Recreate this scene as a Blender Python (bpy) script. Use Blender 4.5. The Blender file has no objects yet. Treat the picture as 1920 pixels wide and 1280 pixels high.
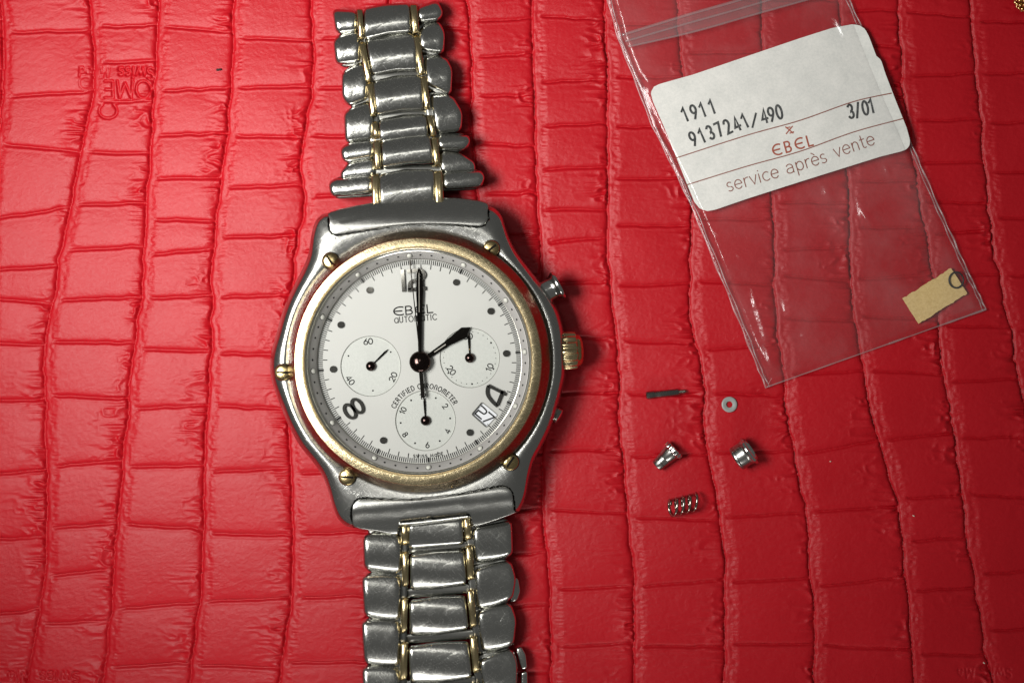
import bpy, math, random
import numpy as np
from mathutils import Vector

random.seed(7)
rng = np.random.default_rng(11)
scene = bpy.context.scene
C = scene.collection
D = 26.0                      # camera height; 1 unit = 7.2 mm

# ------------------------------------------------------------------ camera, world, lamps
cam_d = bpy.data.cameras.new('camera')
cam_d.sensor_width = 36.0
cam_d.lens = 36.0 * D / 19.2
cam_d.clip_start = 0.1
cam_d.clip_end = 200.0
cam = bpy.data.objects.new('camera', cam_d)
cam.location = (0, 0, D)
C.objects.link(cam)
scene.camera = cam
scene.view_settings.view_transform = 'Standard'
scene.view_settings.look = 'None'
scene.view_settings.exposure = 0.0
scene.view_settings.gamma = 1.0
scene.cycles.max_bounces = 10
scene.cycles.transparent_max_bounces = 16
scene.cycles.caustics_reflective = False
scene.cycles.caustics_refractive = False

wd = bpy.data.worlds.new('World')
scene.world = wd
wd.use_nodes = True
wd.node_tree.nodes['Background'].inputs[0].default_value = (1.0, 1.0, 0.97, 1)
wd.node_tree.nodes['Background'].inputs[1].default_value = 0.105


def area_lamp(name, loc, target, sx, sy, power, color, spread=180):
    l = bpy.data.lights.new(name, 'AREA')
    l.shape = 'RECTANGLE'
    l.size, l.size_y, l.energy, l.color = sx, sy, power, color
    l.spread = math.radians(spread)
    o = bpy.data.objects.new(name, l)
    o.location = loc
    o.rotation_euler = (Vector(target) - Vector(loc)).to_track_quat('-Z', 'Y').to_euler()
    C.objects.link(o)


area_lamp('desk_lamp', (-12.6, 1.8, 22.0), (-3.0, 4.6, 0), 12.0, 7.0, 1800, (1.0, 0.985, 0.96), 77)
area_lamp('ceiling_lamp', (-3.8, 4.5, 27.0), (-2.4, 2.3, 0), 4.6, 3.2, 215, (1.0, 0.98, 0.93))
area_lamp('bench_strip_lamp', (-1.0, -21.0, 8.0), (-1, -2, 0), 10.0, 2.0, 800, (1.0, 0.98, 0.95))


# ------------------------------------------------------------------ helpers
def W(px, py, z=0.0):
    """point at height z that the photograph shows at (px, py)"""
    s = (D - z) / D
    return ((px - 960.0) / 100.0 * s, -(py - 640.0) / 100.0 * s, z)


def mesh_obj(name, verts, faces, mat, parent=None, smooth=True, sharp=None, **tags):
    if parent is not None:
        p = parent
        off = Vector((0, 0, 0))
        while p is not None:
            off += p.location
            p = p.parent
        verts = [(v[0] - off.x, v[1] - off.y, v[2] - off.z) for v in verts]
    me = bpy.data.meshes.new(name)
    me.from_pydata([tuple(v) for v in verts], [], [tuple(f) for f in faces])
    me.materials.append(mat)
    if smooth:
        me.polygons.foreach_set('use_smooth', [True] * len(me.polygons))
        if sharp is not None:
            me.set_sharp_from_angle(angle=math.radians(sharp))
    me.update()
    o = bpy.data.objects.new(name, me)
    C.objects.link(o)
    if parent is not None:
        o.parent = parent
    for k, v in tags.items():
        o[k] = v
    return o


def thing(name, loc, label, category, group=None):
    o = bpy.data.objects.new(name, None)
    o.location = loc
    o.empty_display_size = 0.2
    C.objects.link(o)
    o['label'] = label
    o['category'] = category
    if group:
        o['group'] = group
    return o


class MB:
    def __init__(self):
        self.v, self.f = [], []

    def add(self, v, f):
        b = len(self.v)
        self.v += list(v)
        self.f += [tuple(i + b for i in q) for q in f]
        return self

    def obj(self, name, mat, parent=None, **k):
        return mesh_obj(name, self.v, self.f, mat, parent, **k)


def catmull(pts, n=6, closed=False):
    P = [np.array(p, float) for p in pts]
    out = []
    m = len(P)
    rngi = range(m) if closed else range(m - 1)
    for i in rngi:
        if closed:
            p0, p1, p2, p3 = P[i - 1], P[i], P[(i + 1) % m], P[(i + 2) % m]
        else:
            p0, p1, p2, p3 = P[max(i - 1, 0)], P[i], P[i + 1], P[min(i + 2, m - 1)]
        for j in range(n):
            t = j / n
            out.append(0.5 * ((2 * p1) + (-p0 + p2) * t + (2 * p0 - 5 * p1 + 4 * p2 - p3) * t * t
                              + (-p0 + 3 * p1 - 3 * p2 + p3) * t ** 3))
    if not closed:
        out.append(P[-1])
    return [tuple(p) for p in out]


def round_poly(pts, r, n=5):
    """polygon with rounded corners (r: number or list)"""
    P = [np.array(p, float) for p in pts]
    m = len(P)
    out = []
    for i in range(m):
        a, b, c = P[i - 1], P[i], P[(i + 1) % m]
        ri = r[i] if isinstance(r, (list, tuple)) else r
        la, lc = np.linalg.norm(a - b), np.linalg.norm(c - b)
        q = min(ri, la * 0.45, lc * 0.45)
        if q < 1e-6:
            out.append(tuple(b))
            continue
        pa, pc = b + (a - b) / la * q, b + (c - b) / lc * q
        for j in range(n + 1):
            t = j / n
            out.append(tuple((1 - t) ** 2 * pa + 2 * t * (1 - t) * b + t * t * pc))
    return out


def resample(pts, n):
    P = np.array(list(pts) + [pts[0]], float)
    L = np.r_[0, np.cumsum(np.hypot(*np.diff(P, axis=0).T))]
    s = np.linspace(0, L[-1], n, endpoint=False)
    return np.c_[np.interp(s, L, P[:, 0]), np.interp(s, L, P[:, 1])]


def offset_loop(L, d):
    """inward offset (d > 0) of a closed loop, either winding"""
    L = np.asarray(L, float)
    t = np.roll(L, -1, 0) - np.roll(L, 1, 0)
    t /= np.maximum(np.hypot(t[:, 0], t[:, 1]), 1e-9)[:, None]
    nrm = np.c_[-t[:, 1], t[:, 0]]
    area = 0.5 * np.sum(L[:, 0] * np.roll(L[:, 1], -1) - np.roll(L[:, 0], -1) * L[:, 1])
    if area < 0:
        nrm = -nrm
    return L + nrm * d


def loft(rings, cap_top=True, cap_bot=True, centre=None):
    n = len(rings[0])
    v, f = [], []
    for r in rings:
        v += [tuple(p) for p in r]
    for k in range(len(rings) - 1):
        for i in range(n):
            j = (i + 1) % n
            f.append((k * n + i, k * n + j, (k + 1) * n + j, (k + 1) * n + i))
    if cap_bot:
        f.append(tuple(range(n - 1, -1, -1)))
    if cap_top:
        b = (len(rings) - 1) * n
        if centre is not None:
            v.append(tuple(centre))
            c = len(v) - 1
            for i in range(n):
                f.append((b + i, b + (i + 1) % n, c))
        else:
            f.append(tuple(range(b, b + n)))
    return v, f


def fix_winding(pts):
    P = np.asarray(pts, float)
    a = np.sum(P[:, 0] * np.roll(P[:, 1], -1) - np.roll(P[:, 0], -1) * P[:, 1])
    return P if a < 0 else P[::-1]           # image space (y down): negative = ccw in the world


def pillow(poly, z0, z1, bevel=3.0, crown=4.0, axis=(0, 1), r=5, n=64, tilt=(0, 0), side=0.0, grow=0.0):
    """rounded metal block: px outline, height z0..z1, crown (px) falls off along axis"""
    L = fix_winding(resample(round_poly(poly, r), n))
    if grow:
        L = offset_loop(L, -grow)
    c = L.mean(0)
    ax = np.array(axis, float)
    ax /= np.hypot(*ax)
    s = (L - c) @ ax
    smax = np.abs(s).max()

    def lift(P):
        t = np.clip(((P - c) @ ax) / smax, -1.2, 1.2)
        return -crown / 100 * t * t + ((P - c) @ np.array(tilt)) / 100.0

    rings = []
    b = bevel
    base = offset_loop(L, side)
    rings.append([W(p[0], p[1], z0) for p in base])
    for d, dz in ((0.0, b * 1.0), (b * .08, b * .62), (b * .3, b * .3), (b * .62, b * .09), (b, 0.0), (b * 1.5, -0.12)):
        P = offset_loop(L, d)
        q = lift(P)
        rings.append([W(p[0], p[1], z1 + w - dz / 100) for p, w in zip(P, q)])
    P0 = offset_loop(L, b * 1.5)
    for k in (0.66, 0.33):
        P = c + (P0 - c) * k
        q = lift(P)
        rings.append([W(p[0], p[1], z1 + w + 0.0012) for p, w in zip(P, q)])
    return loft(rings, centre=W(c[0], c[1], z1 + 0.0012))


def ribbon(pts, w, z, mb, closed=False, thick=0.0, cap=0.35, zf=None):
    """flat stroke of width w px along px points"""
    P = np.array(pts, float)
    if closed and np.hypot(*(P[0] - P[-1])) < 1e-6:
        P = P[:-1]
    n = len(P)
    if not closed and cap:
        d0 = P[0] - P[1]
        d1 = P[-1] - P[-2]
        P[0] = P[0] + d0 / max(np.hypot(*d0), 1e-6) * w * cap
        P[-1] = P[-1] + d1 / max(np.hypot(*d1), 1e-6) * w * cap
    if closed:
        d_in, d_out = P - np.roll(P, 1, 0), np.roll(P, -1, 0) - P
    else:
        d = np.diff(P, axis=0)
        d_in, d_out = np.vstack([d[:1], d]), np.vstack([d, d[-1:]])
    d_in = d_in / np.maximum(np.hypot(*d_in.T), 1e-9)[:, None]
    d_out = d_out / np.maximum(np.hypot(*d_out.T), 1e-9)[:, None]
    n1, n2 = np.c_[-d_in[:, 1], d_in[:, 0]], np.c_[-d_out[:, 1], d_out[:, 0]]
    m = n1 + n2
    m /= np.maximum(np.hypot(*m.T), 1e-9)[:, None]
    k = 1 / np.clip(np.sum(m * n1, 1), 0.5, 1)
    m = m * (k * w / 2)[:, None]
    A, B = P + m, P - m
    zz = [z if zf is None else zf(p[0], p[1]) + z for p in P]
    if thick <= 0:
        v = [W(*a, q) for a, q in zip(A, zz)] + [W(*b, q) for b, q in zip(B, zz)]
        f = [(i, (i + 1) % n, n + (i + 1) % n, n + i) for i in range(n if closed else n - 1)]
        mb.add(v, f)
    else:
        v = []
        for q, dz in ((A, 0), (B, 0), (A, -thick), (B, -thick)):
            v += [W(*a, e + dz) for a, e in zip(q, zz)]
        f = []
        for i in range(n if closed else n - 1):
            j = (i + 1) % n
            f += [(i, j, n + j, n + i), (2 * n + i, 2 * n + j, j, i), (n + i, n + j, 3 * n + j, 3 * n + i)]
        if not closed:
            f += [(0, n, 3 * n, 2 * n), (n - 1, 3 * n - 1, 4 * n - 1, 2 * n - 1)]
        mb.add(v, f)


def disc(mb, px, py, r, z, n=20, thick=0.0, dome=0.0):
    ring = [(px + r * math.cos(2 * math.pi * i / n), py - r * math.sin(2 * math.pi * i / n)) for i in range(n)]
    v = [W(*p, z) for p in ring] + [W(px, py, z + dome)]
    f = [(i, (i + 1) % n, n) for i in range(n)]
    if thick:
        v += [W(*p, z - thick) for p in ring]
        f += [(n + 1 + i, n + 1 + (i + 1) % n, (i + 1) % n, i) for i in range(n)]
    mb.add(v, f)


def lathe(profile, origin, axis, n=32, closed=False, mod=None):
    """profile [(r, h)] in units around axis through origin"""
    a = Vector(axis).normalized()
    u = a.orthogonal().normalized()
    w = a.cross(u)
    o = Vector(origin)
    v, f = [], []
    for k, (r, h) in enumerate(profile):
        for i in range(n):
            t = 2 * math.pi * i / n
            rr = r * (mod(k, t) if mod else 1.0)
            v.append(tuple(o + a * h + (u * math.cos(t) + w * math.sin(t)) * rr))
    m = len(profile)
    for k in range(m if closed else m - 1):
        l = (k + 1) % m
        for i in range(n):
            j = (i + 1) % n
            f.append((k * n + i, k * n + j, l * n + j, l * n + i))
    return v, f


def tube(pts, r, n=8, closed=False):
    P = [Vector(p) for p in pts]
    m = len(P)
    v, f = [], []
    u = None
    for i in range(m):
        if closed:
            t = P[(i + 1) % m] - P[i - 1]
        else:
            t = P[min(i + 1, m - 1)] - P[max(i - 1, 0)]
        t.normalize()
        u = t.orthogonal() if u is None else (u - t * u.dot(t))
        u.normalize()
        w = t.cross(u)
        ri = r[i] if isinstance(r, (list, tuple)) else r
        for k in range(n):
            a = 2 * math.pi * k / n
            v.append(tuple(P[i] + (u * math.cos(a) + w * math.sin(a)) * ri))
    for i in range(m if closed else m - 1):
        l = (i + 1) % m
        for k in range(n):
            j = (k + 1) % n
            f.append((i * n + k, i * n + j, l * n + j, l * n + k))
    if not closed:
        f += [tuple(range(n - 1, -1, -1)), tuple(range((m - 1) * n, m * n))]
    return v, f


# value noise on numpy grids
def vnoise(x, y, seed=0):
    xi, yi = np.floor(x).astype(np.int64), np.floor(y).astype(np.int64)
    fx, fy = x - xi, y - yi
    fx, fy = fx * fx * (3 - 2 * fx), fy * fy * (3 - 2 * fy)
    tab = np.random.default_rng(seed).random(65536).astype(np.float32)

    def h(a, b):
        return tab[((a * 73856093) ^ (b * 19349663)) & 65535]

    return (h(xi, yi) * (1 - fx) + h(xi + 1, yi) * fx) * (1 - fy) + (h(xi, yi + 1) * (1 - fx) + h(xi + 1, yi + 1) * fx) * fy


# ------------------------------------------------------------------ materials
def new_mat(name):
    m = bpy.data.materials.new(name)
    m.use_nodes = True
    nt = m.node_tree
    return m, nt, nt.nodes['Principled BSDF']


def node(nt, t, **k):
    n = nt.nodes.new(t)
    for a, b in k.items():
        if hasattr(n, a):
            setattr(n, a, b)
        else:
            n.inputs[a].default_value = b
    return n


def noise(nt, scale, stretch=(1, 1, 1), rot=0.0, detail=4.0, rough=0.6):
    tc = node(nt, 'ShaderNodeTexCoord')
    mp = node(nt, 'ShaderNodeMapping')
    mp.vector_type = 'TEXTURE'          # turn first, then stretch
    mp.inputs['Scale'].default_value = tuple(1.0 / q for q in stretch)
    mp.inputs['Rotation'].default_value = (0, 0, rot)
    nz = node(nt, 'ShaderNodeTexNoise')
    nz.inputs['Scale'].default_value = scale
    nz.inputs['Detail'].default_value = detail
    nz.inputs['Roughness'].default_value = rough
    nt.links.new(tc.outputs['Object'], mp.inputs['Vector'])
    nt.links.new(mp.outputs['Vector'], nz.inputs['Vector'])
    return nz.outputs['Fac']


def ramp(nt, src, a, b, lo, hi):
    r = node(nt, 'ShaderNodeMapRange')
    r.inputs['From Min'].default_value, r.inputs['From Max'].default_value = a, b
    r.inputs['To Min'].default_value, r.inputs['To Max'].default_value = lo, hi
    nt.links.new(src, r.inputs['Value'])
    return r.outputs['Result']


def add(nt, a, b, op='ADD', k=None):
    n = node(nt, 'ShaderNodeMath', operation=op)
    nt.links.new(a, n.inputs[0])
    if k is None:
        nt.links.new(b, n.inputs[1])
    else:
        n.inputs[1].default_value = k
    return n.outputs[0]


def bump(nt, bsdf, src, strength, dist):
    b = node(nt, 'ShaderNodeBump')
    b.inputs['Strength'].default_value = strength
    b.inputs['Distance'].default_value = dist
    nt.links.new(src, b.inputs['Height'])
    nt.links.new(b.outputs['Normal'], bsdf.inputs['Normal'])


def colour_mix(nt, fac, c1, c2):
    m = node(nt, 'ShaderNodeMix', data_type='RGBA')
    m.inputs[6].default_value = (*c1, 1)
    m.inputs[7].default_value = (*c2, 1)
    nt.links.new(fac, m.inputs[0])
    return m.outputs[2]


def simple(name, col, rough=0.5, metal=0.0, spec=0.5):
    m, nt, b = new_mat(name)
    b.inputs['Base Color'].default_value = (*col, 1)
    b.inputs['Roughness'].default_value = rough
    b.inputs['Metallic'].default_value = metal
    b.inputs['Specular IOR Level'].default_value = spec
    return m


def scratched(name, col, r0, r1, strength, dirs, metal=1.0, scale=9.0, stretch=22.0, grime=0.0, hair=0.10):
    """polished metal with hairline scratches in several directions"""
    m, nt, b = new_mat(name)
    b.inputs['Metallic'].default_value = metal
    acc = None
    for k, a in enumerate(dirs):
        s = noise(nt, scale * (1 + 0.23 * k), (1.0, stretch, 1.0), a, 3.0, 0.65)
        s = ramp(nt, s, 0.57, 0.70, 0, 1)
        acc = s if acc is None else add(nt, acc, s)
    big = noise(nt, 1.6, detail=5)
    rg = add(nt, ramp(nt, big, 0.3, 0.7, r0, r1), ramp(nt, acc, 0, 1.6, 0, hair))
    nt.links.new(rg, b.inputs['Roughness'])
    c = colour_mix(nt, ramp(nt, big, 0.35, 0.7, 0, 1), col, tuple(x * (0.86 - grime) for x in col))
    nt.links.new(c, b.inputs['Base Color'])
    bump(nt, b, acc, strength, 0.01)
    return m


STEEL = (0.55, 0.55, 0.515)
GOLD = (0.64, 0.52, 0.29)
M_steel = scratched('worn_polished_steel', STEEL, 0.14, 0.21, 0.05, (0.5, -0.7, 1.3, 2.2, 0.1), scale=3.2, stretch=20, hair=0.14)
M_satin = scratched('satin_steel', (0.48, 0.48, 0.45), 0.19, 0.27, 0.04, (0.09, 0.03), scale=6, stretch=30)
M_case = scratched('satin_case_steel', (0.47, 0.47, 0.44), 0.17, 0.26, 0.06, (0.7, -0.6, 2.0), scale=3.2, stretch=20, hair=0.09)
M_screw = scratched('worn_screw_gold', (0.50, 0.39, 0.19), 0.16, 0.26, 0.08, (0.4, -0.9), hair=0.2)
M_slot = simple('dark_slot', (0.01, 0.008, 0.006), 0.8, 0.0, 0.1)
M_push = simple('polished_pusher_steel', (0.58, 0.58, 0.55), 0.17, 1.0)
M_sleeve = simple('turned_steel', (0.40, 0.395, 0.37), 0.26, 1.0)
M_hinge = simple('dark_hinge_steel', (0.27, 0.27, 0.25), 0.25, 1.0)
M_chrome = simple('mirror_steel', (0.66, 0.66, 0.63), 0.09, 1.0)
M_dark = simple('dark_gap_steel', (0.05, 0.05, 0.048), 0.45, 1.0)
M_gold = scratched('worn_gold', GOLD, 0.17, 0.25, 0.05, (1.5, 0.4, -0.5), grime=0.05)
M_goldbrush = scratched('brushed_gold', (0.63, 0.52, 0.31), 0.19, 0.27, 0.10, (0.3, 1.2, -0.8, 2.4), scale=5, stretch=14, hair=0.12)
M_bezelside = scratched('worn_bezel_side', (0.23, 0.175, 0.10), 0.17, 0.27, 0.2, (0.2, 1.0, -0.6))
M_goldpol = simple('polished_gold', (0.80, 0.58, 0.27), 0.12, 1.0)
M_hand = simple('dark_hand_metal', (0.06, 0.054, 0.047), 0.14, 1.0)
M_numeral = simple('dark_numeral_metal', (0.42, 0.41, 0.37), 0.07, 1.0)
M_hub = simple('dark_hub_metal', (0.045, 0.03, 0.027), 0.12, 1.0)
M_black = simple('black_print', (0.012, 0.012, 0.011), 0.7, 0.0, 0.15)
M_grey = simple('grey_print', (0.16, 0.16, 0.14), 0.6)
M_pip = simple('pale_lume', (0.62, 0.62, 0.55), 0.3)
M_lumebar = simple('cream_lume', (0.30, 0.285, 0.24), 0.5)
M_date = simple('date_white', (0.72, 0.74, 0.76), 0.5)
M_rubber = simple('black_rubber', (0.012, 0.012, 0.012), 0.45)
M_pin = scratched('dark_pin_steel', (0.28, 0.27, 0.25), 0.22, 0.32, 0.1, (0.1, 1.6))
M_bronze = simple('bronze_spring_steel', (0.38, 0.345, 0.29), 0.16, 1.0)
M_washer = simple('grey_nylon', (0.33, 0.35, 0.33), 0.35)
M_lint = simple('dark_lint', (0.03, 0.015, 0.012), 0.9)
M_dust = simple('pale_dust', (0.75, 0.6, 0.5), 0.6)
M_redink = simple('red_print', (0.42, 0.085, 0.04), 0.6)
M_brownink = simple('brown_red_print', (0.27, 0.075, 0.045), 0.6)

# dial: silvered, with a very faint grain
M_dial, nt, b = new_mat('silvered_dial')
g = noise(nt, 2.2, detail=3)
nt.links.new(colour_mix(nt, g, (0.50, 0.503, 0.468), (0.53, 0.533, 0.495)), b.inputs['Base Color'])
b.inputs['Roughness'].default_value = 0.5
b.inputs['Specular IOR Level'].default_value = 0.25
M_flange = simple('grey_flange', (0.43, 0.415, 0.395), 0.4, 0.15)
M_rehaut = simple('pale_rehaut', (0.78, 0.76, 0.68), 0.2, 1.0)

# paper
M_paper, nt, b = new_mat('mottled_paper')
g1, g2 = noise(nt, 20, detail=6, rough=0.8), noise(nt, 2.2, detail=5)
c = colour_mix(nt, ramp(nt, add(nt, ramp(nt, g1, 0.3, 0.7, 0, 0.6), ramp(nt, g2, 0.3, 0.7, 0, 0.5)), 0.05, 0.85, 0, 1), (0.70, 0.715, 0.67), (0.93, 0.925, 0.865))
nt.links.new(c, b.inputs['Base Color'])
b.inputs['Roughness'].default_value = 0.75
bump(nt, b, g1, 0.15, 0.01)
# typed ink, slightly broken up
M_ink, nt, b = new_mat('typed_ink')
g1 = noise(nt, 30, detail=3)
nt.links.new(colour_mix(nt, ramp(nt, g1, 0.45, 0.65, 0, 1), (0.018, 0.022, 0.022), (0.10, 0.105, 0.10)), b.inputs['Base Color'])
b.inputs['Roughness'].default_value = 0.7

M_card, nt, b = new_mat('kraft_card')
g1 = noise(nt, 22, detail=6, rough=0.75)
nt.links.new(colour_mix(nt, ramp(nt, g1, 0.35, 0.65, 0, 1), (0.70, 0.49, 0.19), (0.88, 0.65, 0.29)), b.inputs['Base Color'])
b.inputs['Roughness'].default_value = 0.85
bump(nt, b, g1, 0.3, 0.02)

# leather
M_leather, nt, b = new_mat('red_embossed_leather')
grain = noise(nt, 23, (0.8, 1.6, 1), 0.55, 5, 0.72)
fine = noise(nt, 46, (0.9, 1.2, 1), 0.5, 3, 0.6)
tone = noise(nt, 0.5, detail=4)
nt.links.new(colour_mix(nt, ramp(nt, tone, 0.3, 0.7, 0, 1), (0.45, 0.0035, 0.010), (0.49, 0.005, 0.0125)), b.inputs['Base Color'])
nt.links.new(ramp(nt, grain, 0.3, 0.7, 0.36, 0.48), b.inputs['Roughness'])
b.inputs['Specular IOR Level'].default_value = 0.34
bump(nt, b, add(nt, grain, ramp(nt, fine, 0, 1, 0, 0.45)), 0.5, 0.012)


def film_mat(name, veil, gloss, rough, wrinkle, tint=(0.96, 0.955, 0.955), scale=1.6, cloud=0.0):
    m = bpy.data.materials.new(name)
    m.use_nodes = True
    nt = m.node_tree
    nt.nodes.clear()
    out = node(nt, 'ShaderNodeOutputMaterial')
    tr = node(nt, 'ShaderNodeBsdfTransparent')
    tr.inputs[0].default_value = (*tint, 1)
    di = node(nt, 'ShaderNodeBsdfDiffuse')
    di.inputs[0].default_value = (0.85, 0.85, 0.85, 1)
    gl = node(nt, 'ShaderNodeBsdfGlossy')
    gl.inputs['Roughness'].default_value = rough
    m1 = node(nt, 'ShaderNodeMixShader')
    m1.inputs[0].default_value = veil
    if cloud:
        cl = noise(nt, 0.85, (1.0, 0.8, 1), 0.6, 5, 0.6)
        nt.links.new(ramp(nt, cl, 0.42, 0.72, veil * 0.6, veil + cloud), m1.inputs[0])
    nt.links.new(tr.outputs[0], m1.inputs[1])
    nt.links.new(di.outputs[0], m1.inputs[2])
    m2 = node(nt, 'ShaderNodeMixShader')
    lw = node(nt, 'ShaderNodeLayerWeight')
    lw.inputs['Blend'].default_value = 0.5
    p5 = add(nt, lw.outputs['Facing'], None, 'POWER', 5.0)
    k = node(nt, 'ShaderNodeMath', operation='MULTIPLY_ADD')
    k.use_clamp = True
    k.inputs[1].default_value = 0.96
    k.inputs[2].default_value = 0.04
    nt.links.new(p5, k.inputs[0])
    g_ = node(nt, 'ShaderNodeMath', operation='MULTIPLY')
    g_.use_clamp = True
    g_.inputs[1].default_value = gloss
    nt.links.new(k.outputs[0], g_.inputs[0])
    k = g_
    nt.links.new(k.outputs[0], m2.inputs[0])
    nt.links.new(m1.outputs[0], m2.inputs[1])
    nt.links.new(gl.outputs[0], m2.inputs[2])
    if wrinkle:
        s = noise(nt, scale, (1.0, 0.6, 1), 0.5, 5, 0.55)
        bp = node(nt, 'ShaderNodeBump')
        bp.inputs['Strength'].default_value = wrinkle
        bp.inputs['Distance'].default_value = 0.1
        nt.links.new(s, bp.inputs['Height'])
        nt.links.new(bp.outputs['Normal'], gl.inputs['Normal'])
    nt.links.new(m2.outputs[0], out.inputs[0])
    return m


M_film = film_mat('clear_bag_film', 0.014, 0.9, 0.17, 0.5, tint=(0.985, 0.98, 0.98), cloud=0.05)
M_backfilm = film_mat('rear_bag_film', 0.012, 0.6, 0.25, 0.3, tint=(0.95, 0.95, 0.95))
M_seam = film_mat('welded_film_edge', 0.12, 1.6, 0.3, 0.0)
M_zip = film_mat('zip_ridge_plastic', 0.085, 2.5, 0.2, 0.0)
M_crystal = film_mat('watch_crystal', 0.0, 0.06, 0.02, 0.0, tint=(0.985, 0.985, 0.985))


# ------------------------------------------------------------------ monoline lettering
def arc(cx, cy, rx, ry, a0, a1, n=10):
    return [(cx + rx * math.cos(math.radians(a0 + (a1 - a0) * i / n)),
             cy + ry * math.sin(math.radians(a0 + (a1 - a0) * i / n))) for i in range(n + 1)]


G = {
    ' ': (0.4, []),
    '0': (0.72, [arc(.31, .5, .31, .5, 0, 360, 20)]),
    '1': (0.46, [[(.02, .78), (.24, 1), (.24, 0)]]),
    '2': (0.70, [arc(.29, .72, .28, .28, 165, -35, 10) + [(.02, 0), (.58, 0)]]),
    '3': (0.68, [arc(.26, .75, .25, .25, 150, -90, 9) + arc(.26, .25, .29, .25, 90, -150, 9)]),
    '4': (0.76, [[(.46, 0), (.46, 1), (.0, .28), (.66, .28)]]),
    '6': (0.70, [[(.46, 1), (.12, .58)] + arc(.31, .30, .30, .30, 150, 510, 18)]),
    '7': (0.66, [[(0, 1), (.56, 1), (.18, 0)]]),
    '8': (0.70, [arc(.30, .75, .24, .25, -90, 270, 16), arc(.30, .25, .30, .25, 90, 450, 16)]),
    '9': (0.70, [[(.16, 0), (.50, .42)] + arc(.31, .70, .30, .30, -30, 330, 18)]),
    '/': (0.62, [[(.02, -.05), (.50, 1.02)]]),
    'A': (0.82, [arc(.35, .42, .34, .42, 60, 395, 16) + [(.69, .0)], [(.69, .0), (.69, .84)]]),
    'a': (0.70, [arc(.27, .46, .24, .22, 150, 0, 8) + [(.51, 0)],
                 [(.51, .40)] + arc(.27, .19, .26, .19, 80, 300, 12) + [(.51, .12)]]),
    'B': (0.74, [[(.02, .5), (.30, .5)] + arc(.32, .75, .24, .25, -90, 90, 8) + [(.02, 1), (.02, 0), (.32, 0)] + arc(.34, .25, .27, .25, -90, 90, 8)]),
    'C': (0.80, [arc(.42, .5, .42, .5, 45, 315, 14)]),
    'D': (0.82, [[(.02, 0), (.02, 1), (.28, 1)] + arc(.28, .5, .42, .5, 90, -90, 12) + [(.02, 0)]]),
    'E': (0.66, [[(.50, 1), (.02, 1), (.02, 0), (.50, 0)], [(.02, .5), (.44, .5)]]),
    'Q': (0.98, [arc(.62, .5, .60, .5, 62, 298, 18), [(.04, .5), (.78, .5)]]),      # round E of the maker's name
    'F': (0.62, [[(.50, 1), (.02, 1), (.02, 0)], [(.02, .5), (.42, .5)]]),
    'G': (0.84, [arc(.42, .5, .42, .5, 45, 330, 14) + [(.80, .45), (.5, .45)]]),
    'H': (0.78, [[(.02, 0), (.02, 1)], [(.60, 0), (.60, 1)], [(.02, .5), (.60, .5)]]),
    'I': (0.30, [[(.10, 0), (.10, 1)]]),
    'L': (0.64, [[(.02, 1), (.02, 0), (.52, 0)]]),
    'M': (1.02, [[(.02, 0)] + arc(.22, .78, .20, .22, 180, 0, 8) + [(.42, 0)], arc(.62, .78, .20, .22, 180, 0, 8) + [(.82, 0)]]),
    'W': (1.10, [[(0, 1), (.25, 0), (.47, .95), (.69, 0), (.94, 1)]]),
    'V': (1.10, [[(0, 0), (.12, 1), (.46, .12), (.80, 1), (.92, 0)]]),               # pointed M
    'N': (0.74, [[(.02, 0)] + arc(.29, .70, .27, .30, 180, 0, 10) + [(.56, 0)]]),
    'O': (0.96, [arc(.42, .5, .42, .5, 0, 360, 20)]),
    'R': (0.74, [[(.02, 0), (.02, 1), (.30, 1)] + arc(.30, .74, .26, .26, 90, -90, 8) + [(.02, .48)], [(.28, .48), (.58, 0)]]),
    'S': (0.66, [arc(.27, .75, .25, .25, 40, 270, 10) + arc(.27, .25, .27, .25, 90, -140, 10)]),
    'T': (0.68, [[(0, 1), (.60, 1)], [(.30, 1), (.30, 0)]]),
    'U': (0.76, [[(.02, 1), (.02, .3)] + arc(.30, .28, .28, .28, 180, 360, 10) + [(.58, 1)]]),
    's': (0.52, [arc(.21, .50, .19, .17, 45, 270, 8) + arc(.20, .165, .21, .165, 90, -135, 8)]),
    'e': (0.70, [[(.05, .36), (.57, .36)] + arc(.31, .34, .28, .34, 5, 320, 14)]),
    'r': (0.44, [[(.06, 0), (.06, .66)], [(.06, .42)] + arc(.30, .42, .23, .24, 170, 70, 6)]),
    'v': (0.62, [[(.02, .66), (.28, 0), (.54, .66)]]),
    'w': (0.90, [[(.0, .66), (.2, 0), (.4, .6), (.6, 0), (.8, .66)]]),
    'i': (0.26, [[(.08, 0), (.08, .66)], [(.08, .88), (.08, .93)]]),
    'c': (0.62, [arc(.32, .33, .29, .33, 50, 310, 12)]),
    'p': (0.70, [[(.06, -.34), (.06, .66)], arc(.32, .33, .26, .33, 150, -150, 14)]),
    'n': (0.66, [[(.06, 0), (.06, .66)], [(.06, .4)] + arc(.29, .40, .21, .26, 160, 0, 8) + [(.50, 0)]]),
    't': (0.44, [[(.14, .95), (.14, .16)] + arc(.28, .15, .14, .15, 180, 300, 6), [(.0, .66), (.34, .66)]]),
    'd': (0.72, [[(.54, 1.0), (.54, 0)], arc(.28, .33, .26, .33, 30, 330, 14)]),
}
G['\xe8'] = (0.70, G['e'][1] + [[(.16, .98), (.36, .80)]])


def text_width(s, sx=1.0, track=0.0):
    return sum(G[c][0] * sx + track for c in s) - track


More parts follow.
